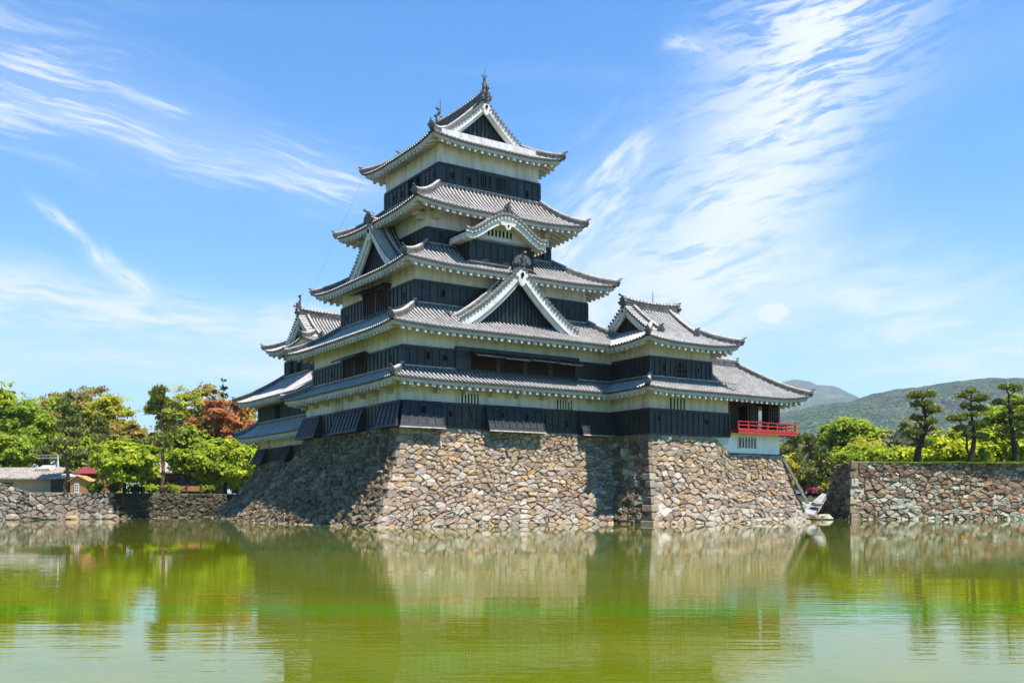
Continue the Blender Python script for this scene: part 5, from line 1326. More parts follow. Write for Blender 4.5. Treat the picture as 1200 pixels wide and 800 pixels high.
def leaf_cloud(P, N, C0, C1, size, elong=1.7, rs=RS):
    "arrays of positions and outward directions -> one kite-shaped leaf spray per point"
    n = len(P); d = N + rs.normal(0, .48, (n, 3)); d /= np.linalg.norm(d, axis=1)[:, None] + 1e-9
    t = np.cross(d, rs.normal(0, 1, (n, 3))); t /= np.linalg.norm(t, axis=1)[:, None] + 1e-9
    b = np.cross(d, t); s = size * rs.uniform(.45, 1.6, n)[:, None]
    V = np.empty((n, 4, 3)); V[:, 0] = P - t * s * .5 * elong; V[:, 1] = P - b * s * .5 + d * s * .08; V[:, 2] = P + t * s * .5 * elong; V[:, 3] = P + b * s * .5 + d * s * .08
    col = np.ones((n, 4, 4), np.float32); col[:, :, 0] = C0[:, None]; col[:, :, 1] = C1[:, None]
    return V.reshape(-1, 3), col.reshape(-1, 4)
def leaves_object(name, V, col, m, parent, loc):
    n = len(V) // 4; me = bpy.data.meshes.new(name); me.vertices.add(len(V)); me.loops.add(len(V)); me.polygons.add(n)
    me.vertices.foreach_set('co', np.ascontiguousarray((V - np.array(loc)).astype(np.float32)).ravel())
    me.loops.foreach_set('vertex_index', np.arange(len(V), dtype=np.int32)); me.polygons.foreach_set('loop_start', np.arange(0, len(V), 4, dtype=np.int32))
    me.update(calc_edges=True); a = me.attributes.new('col', 'FLOAT_COLOR', 'POINT'); a.data.foreach_set('color', np.ascontiguousarray(col, np.float32).ravel())
    me.materials.append(m); o = bpy.data.objects.new(name, me); COL.objects.link(o)
    if parent: o.parent = parent
    return o
def limb(mb, p, q, r0, r1, rnd, k=4, wob=.08):
    p, q = np.array(p, float), np.array(q, float); L = np.linalg.norm(q - p); pts = []
    for i in range(k + 1):
        t = i / k; w_ = np.array([rnd.uniform(-1, 1), rnd.uniform(-1, 1), rnd.uniform(-.4, .4)]) * L * wob * (1 if 0 < i < k else 0)
        pts.append(p + (q - p) * t + w_ + np.array((0, 0, L * .08 * sin(pi * t))))
    mb.tube(pts, [r0 + (r1 - r0) * i / k for i in range(k + 1)], 6); return pts
def broadleaf(name, label, base, h, wd, m, seed, n=9000, size=.235, trunk=.22, low=.22, blobs=20, group=None, cat='tree', bark=None, lean=0, flat=.78, hue=(.2, .8), shape=None, sparse=0.0, stems=1):
    rnd = random.Random(seed); rs = np.random.RandomState(seed); T = plain_thing(name, label, cat, base, 0, group); base = np.array(base, float)
    h *= 1.05; wd *= 1.12; n = int(n * 1.35)
    mb = MB(); rw_ = wd / 2; cz0 = h * low; crown_c = base + np.array((lean, 0, (h + cz0) / 2)); hz_ = (h - cz0) / 2
    top = base + np.array((lean * .6, 0, h * .62)); stump = []
    for s in range(stems):
        off = np.array((rnd.uniform(-.5, .5), rnd.uniform(-.3, .3), 0)) * (stems > 1)
        stump = limb(mb, base + off + np.array((0, 0, -.3)), top + off * 3, trunk * wd * .09 + .06, trunk * .25, rnd, 5, .05)
    Vs, Cs = [], []
    B = []
    for i in range(int(blobs * 1.9)):
        for _ in range(40):
            d = np.array([rnd.uniform(-1, 1), rnd.uniform(-1, 1), rnd.uniform(-1, 1)])
            q = d[0] ** 2 + d[1] ** 2 + d[2] ** 2
            if .18 < q < .9 and (shape is None or shape(d)): break
        c = crown_c + d * np.array((rw_ * .82, rw_ * .72, hz_ * .84)); r = rnd.uniform(.15, .29) * min(rw_, hz_ * 1.3)
        B.append((c, r))
    tot = sum(r ** 2 for c, r in B)
    for c, r in B:
        if rnd.random() < .5: limb(mb, stump[rnd.randrange(2, len(stump))], c - np.array((0, 0, r * .2)), trunk * .30 + .02, .025, rnd)
        k = int(n * r * r / tot * (1 - sparse)); sub = max(4, k // 45)
        # sprays: many small clumps on the outside of the bough
        sd = rs.normal(0, 1, (sub, 3)); sd /= np.linalg.norm(sd, axis=1)[:, None]; sd[:, 2] = np.abs(sd[:, 2]) * .9 - .28
        sc = c + sd * np.array((r, r, r * flat)) * rs.uniform(.55, 1.08, (sub, 1))
        idx = rs.randint(0, sub, k); P = sc[idx] + rs.normal(0, 1, (k, 3)) * r * np.array((.24, .24, .15))
        N = sd[idx] + np.array((.12, -.15, .80)); hh = rnd.uniform(*hue); c0 = np.clip(hh + rs.normal(0, .08, sub)[idx] + rs.normal(0, .10, k) + .14 * sd[idx][:, 2], 0, 1)
        V, col = leaf_cloud(P, N, c0, rs.rand(k), size, rs=rs); Vs.append(V); Cs.append(col)
    # loose leaves through the body of the crown
    k = int(n * .18 * (1 - sparse)); sub = max(12, k // 16); g = rs.normal(0, 1, (sub, 3)); g /= np.linalg.norm(g, axis=1)[:, None]
    g *= (rs.rand(sub, 1) ** .45) * .93; idx = rs.randint(0, sub, k)
    P = crown_c + g[idx] * np.array((rw_ * .95, rw_ * .85, hz_ * .97)) + rs.normal(0, 1, (k, 3)) * size * np.array((1.5, 1.5, .8))
    V, col = leaf_cloud(P, g[idx] + np.array((0, 0, .5)), np.clip(rs.uniform(hue[0], hue[1], sub)[idx] + rs.normal(0, .1, k) + .1 * g[idx][:, 2], 0, 1), rs.rand(k), size, rs=rs); Vs.append(V); Cs.append(col)
    mb.v = [(p[0] - base[0], p[1] - base[1], p[2] - base[2]) for p in mb.v]
    mb.build('trunk', bark or M_bark, T)
    leaves_object('crown', np.concatenate(Vs), np.concatenate(Cs), m, T, base); return T
def shrub(name, label, base, h, wd, m, seed, n=2200, size=.24, group=None, hue=(.3, .8), cat='shrub', dz=None):
    return broadleaf(name, label, base, h, wd, m, seed, n, size, .10, .02, 9, group, cat, None, 0, .75, hue, stems=2)
def pad(P0, rx, ry, rz, k, rs, hue, size=.20):
    a = rs.uniform(0, 2 * pi, k); q = np.sqrt(rs.rand(k)); lump = 1 + .18 * np.sin(a * 5 + P0[0] * 3) + .12 * np.sin(a * 9 + P0[2] * 5)
    x = np.cos(a) * q * rx * lump; y = np.sin(a) * q * ry * lump; up = rs.rand(k) ** .6
    z = up * rz * np.sqrt(np.maximum(0, 1 - q * q)) + .08 * rz * np.sin(x * 9 / max(rx, .3)) - .10 * rz
    P = np.array(P0) + np.stack([x, y, z], 1); N = np.stack([x / rx * .5, y / ry * .5, np.full(k, 1.0)], 1)
    c0 = np.clip(hue + .38 * up + rs.normal(0, .11, k) - .22, 0, 1); return P, N, c0
def needles(P, N, C0, size, rs):
    n = len(P); d = N + rs.normal(0, .55, (n, 3)); d /= np.linalg.norm(d, axis=1)[:, None] + 1e-9
    t = np.cross(d, rs.normal(0, 1, (n, 3))); t /= np.linalg.norm(t, axis=1)[:, None] + 1e-9; s = size * rs.uniform(.7, 1.3, n)[:, None]
    V = np.empty((n, 4, 3)); V[:, 0] = P; V[:, 1] = P + d * s * .55 + t * s * .24; V[:, 2] = P + d * s; V[:, 3] = P + d * s * .55 - t * s * .24
    col = np.ones((n, 4, 4), np.float32); col[:, :, 0] = C0[:, None]; col[:, :, 1] = rs.rand(n)[:, None]; return V.reshape(-1, 3), col.reshape(-1, 4)
def pine(label, Y, base_px, trunk_px, pads_px, seed, r0=.30, group=None, m=L_pine, bark=None, dens=330, limbs_px=()):
    "pruned pine: trunk path and needle pads given where they stand (pixels at distance Y)"
    rs = np.random.RandomState(seed); rnd = random.Random(seed); b = np.array(PX(base_px[0], Y, base_px[1])); T = plain_thing('pine_tree', label, 'pine tree', tuple(b), 0, group); mb = MB()
    tp = [np.array(PX(x, Y + dy, y)) for x, y, dy in trunk_px]
    mb.tube([tuple(p) for p in tp], [r0 * (1 - .80 * i / (len(tp) - 1)) for i in range(len(tp))], 8)
    for lp in limbs_px:
        lq = [tuple(PX(x, Y + dy, y)) for x, y, dy in lp]; mb.tube(lq, [r0 * .5 * (1 - .7 * i / (len(lq) - 1)) for i in range(len(lq))], 6)
    allp = tp + [np.array(PX(x, Y + dy, y)) for lp in limbs_px for x, y, dy in lp]
    Vs, Cs = [], []
    for (x, y, w_, hh) in pads_px:
        dy = rnd.uniform(-.9, .9); c = np.array(PX(x, Y + dy, y)); rx = w_ / 2.25 / 1139 * Y; rz = hh / 1139 * Y
        near = min(allp, key=lambda p: np.linalg.norm(p - c) + (0 if p[2] < c[2] + .2 else .8)); limb(mb, near, c, .09, .04, rnd, 3, .06)
        for k_ in range(5): limb(mb, c, c + np.array((rnd.uniform(-.8, .8) * rx, rnd.uniform(-.8, .8) * rx, rz * .3)), .04, .015, rnd, 2, .05)
        # several tufts make the cloud
        nt = max(4, int(w_ / 4.0))
        for t_ in range(nt):
            a = rnd.uniform(0, 2 * pi); q_ = sqrt(rnd.random()) * .72; rr = rx * rnd.uniform(.30, .50)
            P, N, c0 = pad(c + np.array((cos(a) * q_ * rx, sin(a) * q_ * rx, rz * .55 * (1 - q_ * q_) + rnd.uniform(-.1, .1) * rz - .18 * rz)), rr, rr, rz * .60, int(dens * rr * rr * 2.1) + 30, rs, rnd.uniform(.25, .6))
            P = P + rs.normal(0, .05, P.shape); V, col = needles(P, N, c0, .30, rs); Vs.append(V); Cs.append(col)
    mb.v = [(p[0] - b[0], p[1] - b[1], p[2] - b[2]) for p in mb.v]; mb.build('trunk', bark or M_bark, T)
    leaves_object('crown', np.concatenate(Vs), np.concatenate(Cs), m, T, b); return T
def tall_pine(label, x, Y, ytop, ybase, wpx, seed, m=L_scot, bark=None, low=.35, n=3500, group=None, lean=0.0):
    "natural pine: bare reddish stem, ragged layered crown"
    rs = np.random.RandomState(seed); rnd = random.Random(seed); b = np.array(PX(x, Y, ybase)); top = np.array(PX(x + lean, Y, ytop)); h = top[2] - b[2]; T = plain_thing('pine_tree', label, 'pine tree', tuple(b), 0, group)
    mb = MB(); st = limb(mb, b - np.array((0, 0, .3)), top - np.array((0, 0, .3)), .20, .05, rnd, 9, .022); Vs, Cs = [], []; wr = wpx / 2 / 1139 * Y
    nl = 17
    for i in range(nl):
        t = low + (1 - low) * i / (nl - 1); p = st[min(9, int(t * 9))] * (1 - (t * 9) % 1) + st[min(9, int(t * 9) + 1)] * ((t * 9) % 1)
        rr = wr * (1.05 - .55 * max(0, t - .5) / .5) * rnd.uniform(.5, 1.1); a = rnd.uniform(0, 2 * pi); c = p + np.array((cos(a) * rr * .8, sin(a) * rr * .8, rnd.uniform(-.1, .4)))
        limb(mb, p, c, .06, .02, rnd, 3, .06)
        P, N, c0 = pad(c, rr * .62, rr * .62, .5, n // nl, rs, rnd.uniform(.2, .75)); V, col = needles(P, N, c0, .32, rs); Vs.append(V); Cs.append(col)
    mb.v = [(p[0] - b[0], p[1] - b[1], p[2] - b[2]) for p in mb.v]; mb.build('trunk', bark or M_redbark, T)
    leaves_object('crown', np.concatenate(Vs), np.concatenate(Cs), m, T, b); return T
def conifer(label, x, Y, ytop, ybase, wpx, seed, m=L_fir, n=4200):
    rs = np.random.RandomState(seed); rnd = random.Random(seed); b = np.array(PX(x, Y, ybase)); h = PX(x, Y, ytop)[2] - b[2]; wr = wpx / 2 / 1139 * Y; T = plain_thing('fir_tree', label, 'fir tree', tuple(b))
    mb = MB(); mb.tube([(0, 0, -.3), (0, 0, h * .98)], [.2, .02], 7); mb.build('trunk', M_bark, T)
    t = 1 - np.sqrt(rs.rand(n)) * .85; lay = np.floor(t * 16) / 16; a = rs.uniform(0, 2 * pi, n); r = wr * (1 - lay) * np.sqrt(rs.rand(n)) * (1 + .25 * np.sin(a * 5 + lay * 40))
    P = b + np.stack([np.cos(a) * r, np.sin(a) * r, h * (lay + .05) - r * .35 + rs.normal(0, .1, n)], 1); N = np.stack([np.cos(a), np.sin(a), np.full(n, .1)], 1)
    V, col = needles(P, N, np.clip(rs.rand(n) * .7 + .2, 0, 1), .42, rs); leaves_object('crown', V, col, m, T, b); return T
def H_(Y, y): return 1.5 + (587 - y) / 1139.0 * Y
def bl(label, x, Y, ytop, wpx, m, seed, z0=2.2, name='leafy_tree', **k):
    b = PX(x, Y, z=z0); return broadleaf(name, label, b, H_(Y, ytop) - z0, wpx / 1139.0 * Y, m, seed, **k)
G_left = 'trees behind the low moat wall'; G_right = 'trees beyond the red balcony'
# left wood, far to near
bl('broad pale tree with a rounded bronze-green crown, tallest above the beige house', 98, 128, 446, 112, L_olive, 101, group=G_left, n=11000, hue=(.1, .8), blobs=26, trunk=.3, sparse=.1)
bl('wide yellow-green tree with the highest outer crown, next to the gap of sky', 132, 122, 462, 74, L_yellow, 102, group=G_left, n=9000, hue=(.3, .9))
bl('darker green tree in the middle of the wood, behind the first thin pine', 55, 124, 462, 90, L_mid, 103, group=G_left, n=9000, hue=(.4, 1.0))
bl('bright green tree cut off by the picture edge, above the rising wall', -8, 112, 438, 92, L_bright, 104, group=G_left, n=10000, hue=(.3, .9), low=.1)
bl('green tree with dark forked branches showing through, beside the roof of the beige house', 30, 110, 476, 84, L_bright, 105, group=G_left, n=8000, hue=(.1, .6))
bl('tall yellow-green tree behind the red-stemmed pine', 214, 124, 450, 66, L_yellow, 106, group=G_left, n=8500, hue=(.1, .8))
bl('sparse brownish tree with tufted boughs at the top, beside the dark fir', 240, 130, 442, 42, L_olive, 107, group=G_left, n=3600, sparse=.25, size=.38, blobs=16)
conifer('dark pointed fir showing above the red-orange tree', 262, 132, 444, 582, 34, 108)
bl('green tree peeping out between the fir and the smaller tower', 285, 128, 462, 50, L_yellow, 109, group=G_left, n=5000, hue=(.2, .7))
bl('low yellow-green tree filling the dip in the wood', 168, 126, 500, 60, L_yellow, 110, group=G_left, n=5000)
bl('olive bronze tree under the gap of sky', 143, 118, 488, 52, L_olive, 111, group=G_left, n=5000, hue=(.3, .9))
bl('red-orange tree with fine upright twigs and pale bare branches', 262, 108, 468, 78, L_red, 112, group=G_left, n=8000, sparse=.30, size=.22, bark=M_greybark, low=.30, hue=(.15, .9), blobs=24)
bl('green tree under the red-orange tree, against the dark tower boards', 290, 112, 500, 46, L_mid, 113, group=G_left, n=5000, hue=(.5, 1))
tall_pine('thin pine with a pale stem behind the gable of the wooden booth', 115, 94, 492, 580, 34, 114, n=2600, group=G_left, low=.30)
tall_pine('slim pine with a straight red-brown stem beside the beige house', 77, 93.5, 474, 583, 44, 115, m=L_scot, n=3800, low=.38, group=G_left)
tall_pine('tall red-stemmed pine with a dark ragged head, in the dip of the wood', 193, 91.5, 458, 583, 44, 116, n=4200, low=.42, lean=-6, group=G_left, m=L_pine)
bl('soft pale green tree between the red-stemmed pine and the red-orange tree', 218, 104, 497, 62, L_mid, 117, group=G_left, n=6500, hue=(.6, 1.0), low=.25)
bl('bright green bushy tree hanging over the low wall, in front of the booth', 146, 84.6, 514, 74, L_bright, 118, group=G_left, n=10000, hue=(.4, 1.0), low=.10, flat=.45)
bl('bright green tree leaning over the moat beside the dark stone base', 264, 98, 514, 84, L_bright, 119, group=G_left, n=10000, hue=(.4, 1.0), low=.06, flat=.5)
bl('dark-stemmed tree in front of the grey roof', 222, 95, 528, 58, L_bright, 120, group=G_left, n=4000, hue=(.3, .8), low=.40, flat=.4, trunk=.35)
bl('dense green tree behind the house roof', 6, 104, 505, 70, L_mid, 121, group=G_left, n=6000, hue=(.5, 1), low=.1)
bl('green tree between the two thin pines', 96, 110, 508, 60, L_bright, 122, group=G_left, n=5500, hue=(.3, .9), low=.12)
bl('shadowy green tree behind the wooden fence', 190, 112, 530, 70, L_mid, 123, group=G_left, n=5000, low=.1)
bl('leafy tree filling the back of the wood behind the forked green tree', 10, 126, 470, 80, L_mid, 124, group=G_left, n=6000)
for i, (x, wd_, h_) in enumerate(((112, 17, .9), (135, 14, .9), (160, 22, .8), (200, 20, .9), (205, 12, .7), (240, 22, 1.0), (178, 14, .8))):
    Y_ = 83.8 + max(0, x - 120) * .095
    shrub('shrub', ('clipped dark green shrub on the wall top in front of the booth', 'low dark shrub on the wall top under the bushy tree', 'dark shrub on the wall top where the fence begins', 'green shrub in front of the wooden fence', 'small bright shrub in front of the wooden fence', 'dark shrub on the wall top under the tree by the stone base', 'small shrub beside the fence end')[i], PX(x, Y_, z=2.2), h_, wd_ / 1139 * Y_, (L_mid, L_mid, L_mid, L_mid, L_lime, L_mid, L_bright)[i], 140 + i, n=900, size=.16, group='shrubs on the low moat wall')
bl('low green tree filling the gap beside the dark stone base', 278, 112, 540, 44, L_mid, 125, group=G_left, n=4500, low=.03)
bl('low leafy tree in the shade behind the rail fence', 246, 108, 545, 46, L_mid, 126, group=G_left, n=4500, low=.03)
# right side
bl('large round green tree with orange-tinged top, behind the red balcony', 994, 118, 487, 72, L_bright, 201, group=G_right, n=11000, hue=(.1, .75), blobs=26)
bl('yellow-green tree tucked under the large round tree', 1018, 112, 512, 56, L_yellow, 202, group=G_right, n=6000, hue=(.4, .9))
bl('soft green tree with feathery layered foliage above the tall moat wall corner', 1004, 100, 520, 62, L_bright, 203, z0=3.6, group=G_right, n=7000, hue=(.5, .9), flat=.35)
bl('feathery green tree between the wall corner and the first pruned pine', 1046, 102, 522, 54, L_bright, 204, z0=4.2, group=G_right, n=6000, hue=(.4, .9), flat=.4)
bl('pale grey-green tree half way to the hill', 1072, 200, 486, 62, L_pale, 205, group=G_right, n=7000, size=.55, sparse=.1)
bl('second pale grey-green tree, lower and farther along', 1036, 210, 502, 50, L_pale, 206, group=G_right, n=5000, size=.55)
bl('bare brownish tree in front of the pale trees', 1025, 130, 505, 26, L_olive, 207, group=G_right, n=1500, sparse=.3, bark=M_greybark)
bl('bright green tree behind the last pruned pine', 1192, 104, 464, 92, L_bright, 208, z0=4.6, group=G_right, n=10000, hue=(.5, 1.0))
bl('dark green tree with a bronze tint between two pruned pines', 1160, 106, 488, 54, L_mid, 209, z0=4.6, group=G_right, n=5000, hue=(.3, 1.0))
bl('green tree at the edge of the picture beyond the pines', 1250, 110, 470, 90, L_mid, 210, z0=4.6, group=G_right, n=6000)
bl('bronze-leaved tree under the balcony, next to the white wall', 925, 112, 512, 36, L_olive, 211, group=G_right, n=4200, hue=(.2, .8), sparse=.1)
tall_pine('thin pine with pink-brown stem just beyond the balcony', 929, 106, 508, 575, 28, 212, n=2600, low=.25, group=G_right)
tall_pine('thin pine with pink-brown stem, second beyond the balcony', 948, 108, 510, 575, 30, 213, n=2800, low=.25, group=G_right)
tall_pine('short pine over the flower bed', 962, 104, 528, 580, 26, 214, n=2400, low=.2, group=G_right)
bl('yellow-green bush tree below the white wall of the pavilion', 921, 104, 530, 26, L_yellow, 215, group=G_right, n=2600, hue=(.5, 1), low=.05)
bl('low green tree behind the flower bed', 942, 120, 536, 50, L_mid, 216, group=G_right, n=4000, low=.05)
bl('dark green tree in the gap left of the tall moat wall', 973, 108, 530, 36, L_mid, 217, group=G_right, n=3600, low=.05)
for i, (x, wd_, top_, lab) in enumerate(((1048, 34, 531, 'clipped green shrub'), (1066, 34, 528, 'lime-green shrub left of the first pruned pine'), (1096, 42, 514, 'lime-green shrub just right of the first pruned pine'), (1116, 36, 504, 'tall lime-green shrub between the first two pruned pines'), (1134, 40, 520, 'lime-green shrub behind the forked pine'), (1154, 38, 508, 'lime-green shrub right of the forked pine'), (1172, 40, 500, 'tall lime-green shrub left of the last pine'), (1196, 40, 512, 'lime-green shrub behind the last pine'), (1222, 44, 508, 'lime-green shrub at the picture edge'), (1145, 30, 527, 'low lime-green shrub on the lawn by the forked pine'), (1086, 30, 528, 'low lime-green shrub at the foot of the first pine'))):
    Y_ = (96, 93, 91, 95, 90, 93, 94, 91, 93, 88.5, 89)[i]; zz = 4.75
    shrub('lime_shrub', lab + ' on the wall-top lawn', PX(x, Y_, z=zz), (H_(Y_, top_) - zz) * 1.12, wd_ / 1139 * Y_, L_lime if i != 0 else L_mid, 240 + i, n=3000, size=.24, group='yellow-green shrubs on the lawn', hue=(.15, .85))
G_p = 'pruned pines on the wall-top lawn'
pine('pruned pine with stacked flat pads and a leaning trunk, nearest the wall corner', 85, (1075, 539), [(1074.5, 541, 0), (1076, 528, 0), (1079, 518, 0), (1084, 505, 0), (1085, 490, 0), (1083, 478, 0), (1081, 470, 0)],
     [(1081, 466, 34, 6), (1079, 476, 26, 5), (1091, 484, 26, 5), (1075, 493, 17, 5), (1090, 497, 20, 5), (1066, 508, 24, 6), (1082, 524, 30, 7), (1068, 512, 16, 4)], 301, .34, G_p)
pine('pruned pine with a forked double trunk, middle of three', 86, (1137, 539), [(1137, 541, 0), (1140, 527, 0), (1142, 512, 0), (1140, 498, 0), (1138, 482, 0), (1138, 470, 0)],
     [(1139, 461, 15, 4), (1130, 466, 18, 5), (1146, 471, 22, 5), (1150, 468, 14, 4), (1131, 478, 14, 4), (1147, 482, 22, 5), (1123, 493, 24, 6), (1138, 488, 20, 4), (1145, 500, 24, 6), (1128, 504, 20, 4), (1134, 512, 22, 5), (1148, 514, 24, 6)], 302, .27, G_p, limbs_px=[[(1137, 536, 0), (1133, 525, -.4), (1133, 512, -.5), (1128, 500, -.6), (1125, 494, -.6)]])
pine('pruned pine with a tall straight trunk and tufted head, farthest from the wall corner', 86, (1190, 538), [(1190, 541, 0), (1189, 525, 0), (1186, 508, 0), (1184, 490, 0), (1183, 475, 0), (1182, 466, 0)],
     [(1179, 456, 22, 5), (1190, 458, 20, 5), (1170, 474, 17, 4), (1199, 474, 24, 6), (1176, 490, 18, 4), (1196, 490, 24, 5), (1198, 502, 26, 6), (1175, 506, 22, 5), (1194, 514, 26, 6), (1172, 512, 18, 4)], 303, .30, G_p)
gc_ = RS.uniform(q[0] + .6, q2[0], 420); gx = gc_[RS.randint(0, 420, 9000)] + RS.normal(0, .22, 9000); gp = np.stack([gx, q[1] + .95 + RS.rand(9000) ** 2 * 1.6, np.full(9000, zt_ - .04) + .05 * np.sin(gx * 1.9) * np.sin(gx * .7)], 1)
gv, gc = needles(gp, np.tile((0, -.15, 1.0), (9000, 1)), RS.rand(9000), .13, RS)
tag(leaves_object('grass', gv, gc, L_mid, None, (0, 0, 0)), kind='stuff')
# flower bed in the gap
for i, (x, y_) in enumerate(((951, 577), (957, 575), (960, 579))):
    shrub('azalea', ('magenta azalea behind the slanting rail', 'tall magenta azalea in the gap beside the white slab', 'magenta azalea nearest the dark wall corner')[i], PX(x, 97 + i, z=2.2), .62 + .18 * (i == 1), .8, L_pink, 260 + i, n=260, size=.13, group='magenta azaleas')
shrub('flowering_shrub', 'small yellow-flowered shrub beside the dark wall corner', PX(967, 95, z=2.2), 1.0, 1.0, L_yellow, 264, n=500, size=.14)

# ------------------------------------------------------------------ left buildings
M_beige = mat('beige_render', lambda t: t.mix(t.noise(t.obj, 1.2, 5, .6), (.50, .40, .25, 1), (.40, .31, .19, 1)), .9, .15)
M_slate = mat('weathered_roofing', lambda t: t.mix(t.smooth(t.noise(t.obj, 2.2, 6, .7), .4, .7), (.31, .28, .245, 1), (.17, .145, .12, 1)), .85, .2)
M_glass = mat('dark_window_glass', lambda t: (.02, .025, .03, 1), .12, .6)
M_orange = mat('orange_timber', lambda t: t.mix(t.noise(t.obj, 2.5, 5, .65), (.50, .27, .10, 1), (.34, .17, .06, 1)), .8, .2)
M_rust = mat('red_sheet_roof', lambda t: t.mix(t.noise(t.obj, 3, 5, .6), (.22, .035, .022, 1), (.13, .025, .018, 1)), .6, .3)
M_paint = mat('white_paint', lambda t: (.72, .72, .70, 1), .6, .3)
def local(T, loc): T['_o'] = (0, 0, 0); return T
p = PX(22, 96, z=2.2); T = plain_thing('house', 'beige house with a long weathered roof above the low moat wall', 'house', p); sc_ = 96 / 1139.0
mb = MB(); mb.box(-5.2, 3.2, -.1, 5, 0, 1.55); mb.build('wall', M_beige, T)
mb = MB(); xl, xr = -6.5, 4.2
for r_ in ((-.9, 1.42, 2.2, 2.55), (5.9, 1.42, 2.2, 2.55)):
    mb.box8([(xl, r_[0], r_[1]), (xr, r_[0], r_[1]), (xr - .5, r_[2], r_[3]), (xl, r_[2], r_[3]), (xl, r_[0], r_[1] + .14), (xr, r_[0], r_[1] + .14), (xr - .5, r_[2], r_[3] + .16), (xl, r_[2], r_[3] + .16)])
for i in range(26):
    x = xl + .1 + i * .4
    if x < xr - .5: mb.box8([(x, -.9, 1.57), (x + .06, -.9, 1.57), (x + .06, 2.15, 2.70), (x, 2.15, 2.70), (x, -.9, 1.62), (x + .06, -.9, 1.62), (x + .06, 2.15, 2.75), (x, 2.15, 2.75)])
ro = mb.build('roof', M_slate, T)
mb = MB(); mb.box8([(.8, 1.0, 2.2), (2.9, 1.0, 2.2), (2.7, 2.3, 2.65), (1.1, 2.3, 2.65), (1.2, 1.0, 2.5), (2.4, 1.0, 2.55), (2.2, 2.3, 2.95), (1.3, 2.3, 2.95)]); mb.build('roof_cover', M_tilecap, ro)
mb = MB(); mb.box(-2.4, -.6, -.14, -.11, .45, 1.05, 1)
for x in (-2.4, -1.8, -1.2, -.66): mb.box(x, x + .06, -.16, -.141, .45, 1.05, 0)
mb.box(-2.5, -.5, -.18, -.1, .36, .45, 0); mb.box(-2.5, -.5, -.18, -.1, 1.05, 1.13, 0); mb.build('window', [M_brown, M_glass], T)
p = PX(70, 95, z=2.2); T = plain_thing('shed', 'small dark lean-to shed between the beige house and the orange booth', 'shed', p)
mb = MB(); mb.box(-1.0, 1.1, .4, 2, 0, 1.5, 0)
for i in range(8): x = -.95 + i * .27; mb.box(x, x + .07, .33, .4, 0, 1.5, 1)
mb.build('wall', [M_brown, M_greybark], T); mb = MB(); mb.box8([(-1.2, 0, 1.5), (1.3, 0, 1.5), (1.3, 2.2, 1.95), (-1.2, 2.2, 1.95), (-1.2, 0, 1.6), (1.3, 0, 1.6), (1.3, 2.2, 2.05), (-1.2, 2.2, 2.05)]); mb.build('roof', M_tilecap, T)
p = PX(92, 90, z=2.2); T = plain_thing('booth', 'orange timber booth with a gabled front and a white notice', 'booth', p)
mb = MB(); mb.prism([(-.75, 0, 0), (.85, 0, 0), (.95, 0, 1.15), (.4, 0, 1.55), (-.1, 0, 1.62), (-.8, 0, 1.2)], (0, 1.6, 0)); mb.build('wall', M_orange, T)
mb = MB(); mb.box8([(-.95, -.15, 1.12), (-.05, -.15, 1.62), (-.05, 1.8, 1.62), (-.95, 1.8, 1.12), (-.95, -.15, 1.2), (-.05, -.15, 1.7), (-.05, 1.8, 1.7), (-.95, 1.8, 1.2)]); mb.box8([(-.05, -.15, 1.62), (1.05, -.15, 1.1), (1.05, 1.8, 1.1), (-.05, 1.8, 1.62), (-.05, -.15, 1.7), (1.05, -.15, 1.18), (1.05, 1.8, 1.18), (-.05, 1.8, 1.7)]); mb.build('roof', M_orange, T)
mb = MB(); mb.box(-.36, .06, -.05, -.01, .06, .95, 0)
for z in (.25, .5, .72): mb.box(-.30, -.17, -.056, -.051, z, z + .11, 1); mb.box(-.13, .0, -.056, -.051, z, z + .11, 1)
mb.build('notice', [M_paint, M_redwood], T)
p = PX(112, 92, z=2.2); T = plain_thing('board_fence', 'orange-brown board fence beside the booth', 'fence', p); mb = MB()
for i in range(11): x = -.9 + i * .33; mb.box(x, x + .30, 0, .06, 0, 1.25 + .1 * ((i * 7) % 3)); 
mb.box(-.9, 2.7, .06, .12, .3, .4); mb.box(-.9, 2.7, .06, .12, .9, 1.0); mb.build('board_panel', M_orange, T)
p = PX(104, 97, z=2.2); T = plain_thing('hut', 'hut with a red sheet roof behind the orange booth', 'hut', p)
mb = MB(); mb.box(-1.2, 1.4, 0, 2.4, 0, 2.1); mb.build('wall', M_brown, T); mb = MB(); mb.box8([(-1.5, -.4, 2.0), (1.8, -.4, 2.0), (1.5, 1.4, 2.75), (-1.0, 1.4, 2.75), (-1.5, -.4, 2.08), (1.8, -.4, 2.08), (1.5, 1.4, 2.83), (-1.0, 1.4, 2.83)]); mb.box8([(1.8, 2.9, 2.0), (-1.5, 2.9, 2.0), (-1.0, 1.4, 2.75), (1.5, 1.4, 2.75), (1.8, 2.9, 2.08), (-1.5, 2.9, 2.08), (-1.0, 1.4, 2.83), (1.5, 1.4, 2.83)]); mb.build('roof', M_rust, T)
p = PX(212, 108, z=2.2); T = plain_thing('tiled_house', 'house with a pale grey roof glimpsed through the trees', 'house', p)
mb = MB(); mb.box(-2.6, 3.2, .6, 5, 0, 2.5); mb.build('wall', M_brown, T)
mb = MB()
for ya, yb in ((-.4, 2.8), (6.0, 2.8)): mb.box8([(-3.4, ya, 2.4), (4.0, ya, 2.4), (3.4, yb, 4.5), (-2.8, yb, 4.5), (-3.4, ya, 2.52), (4.0, ya, 2.52), (3.4, yb, 4.62), (-2.8, yb, 4.62)])
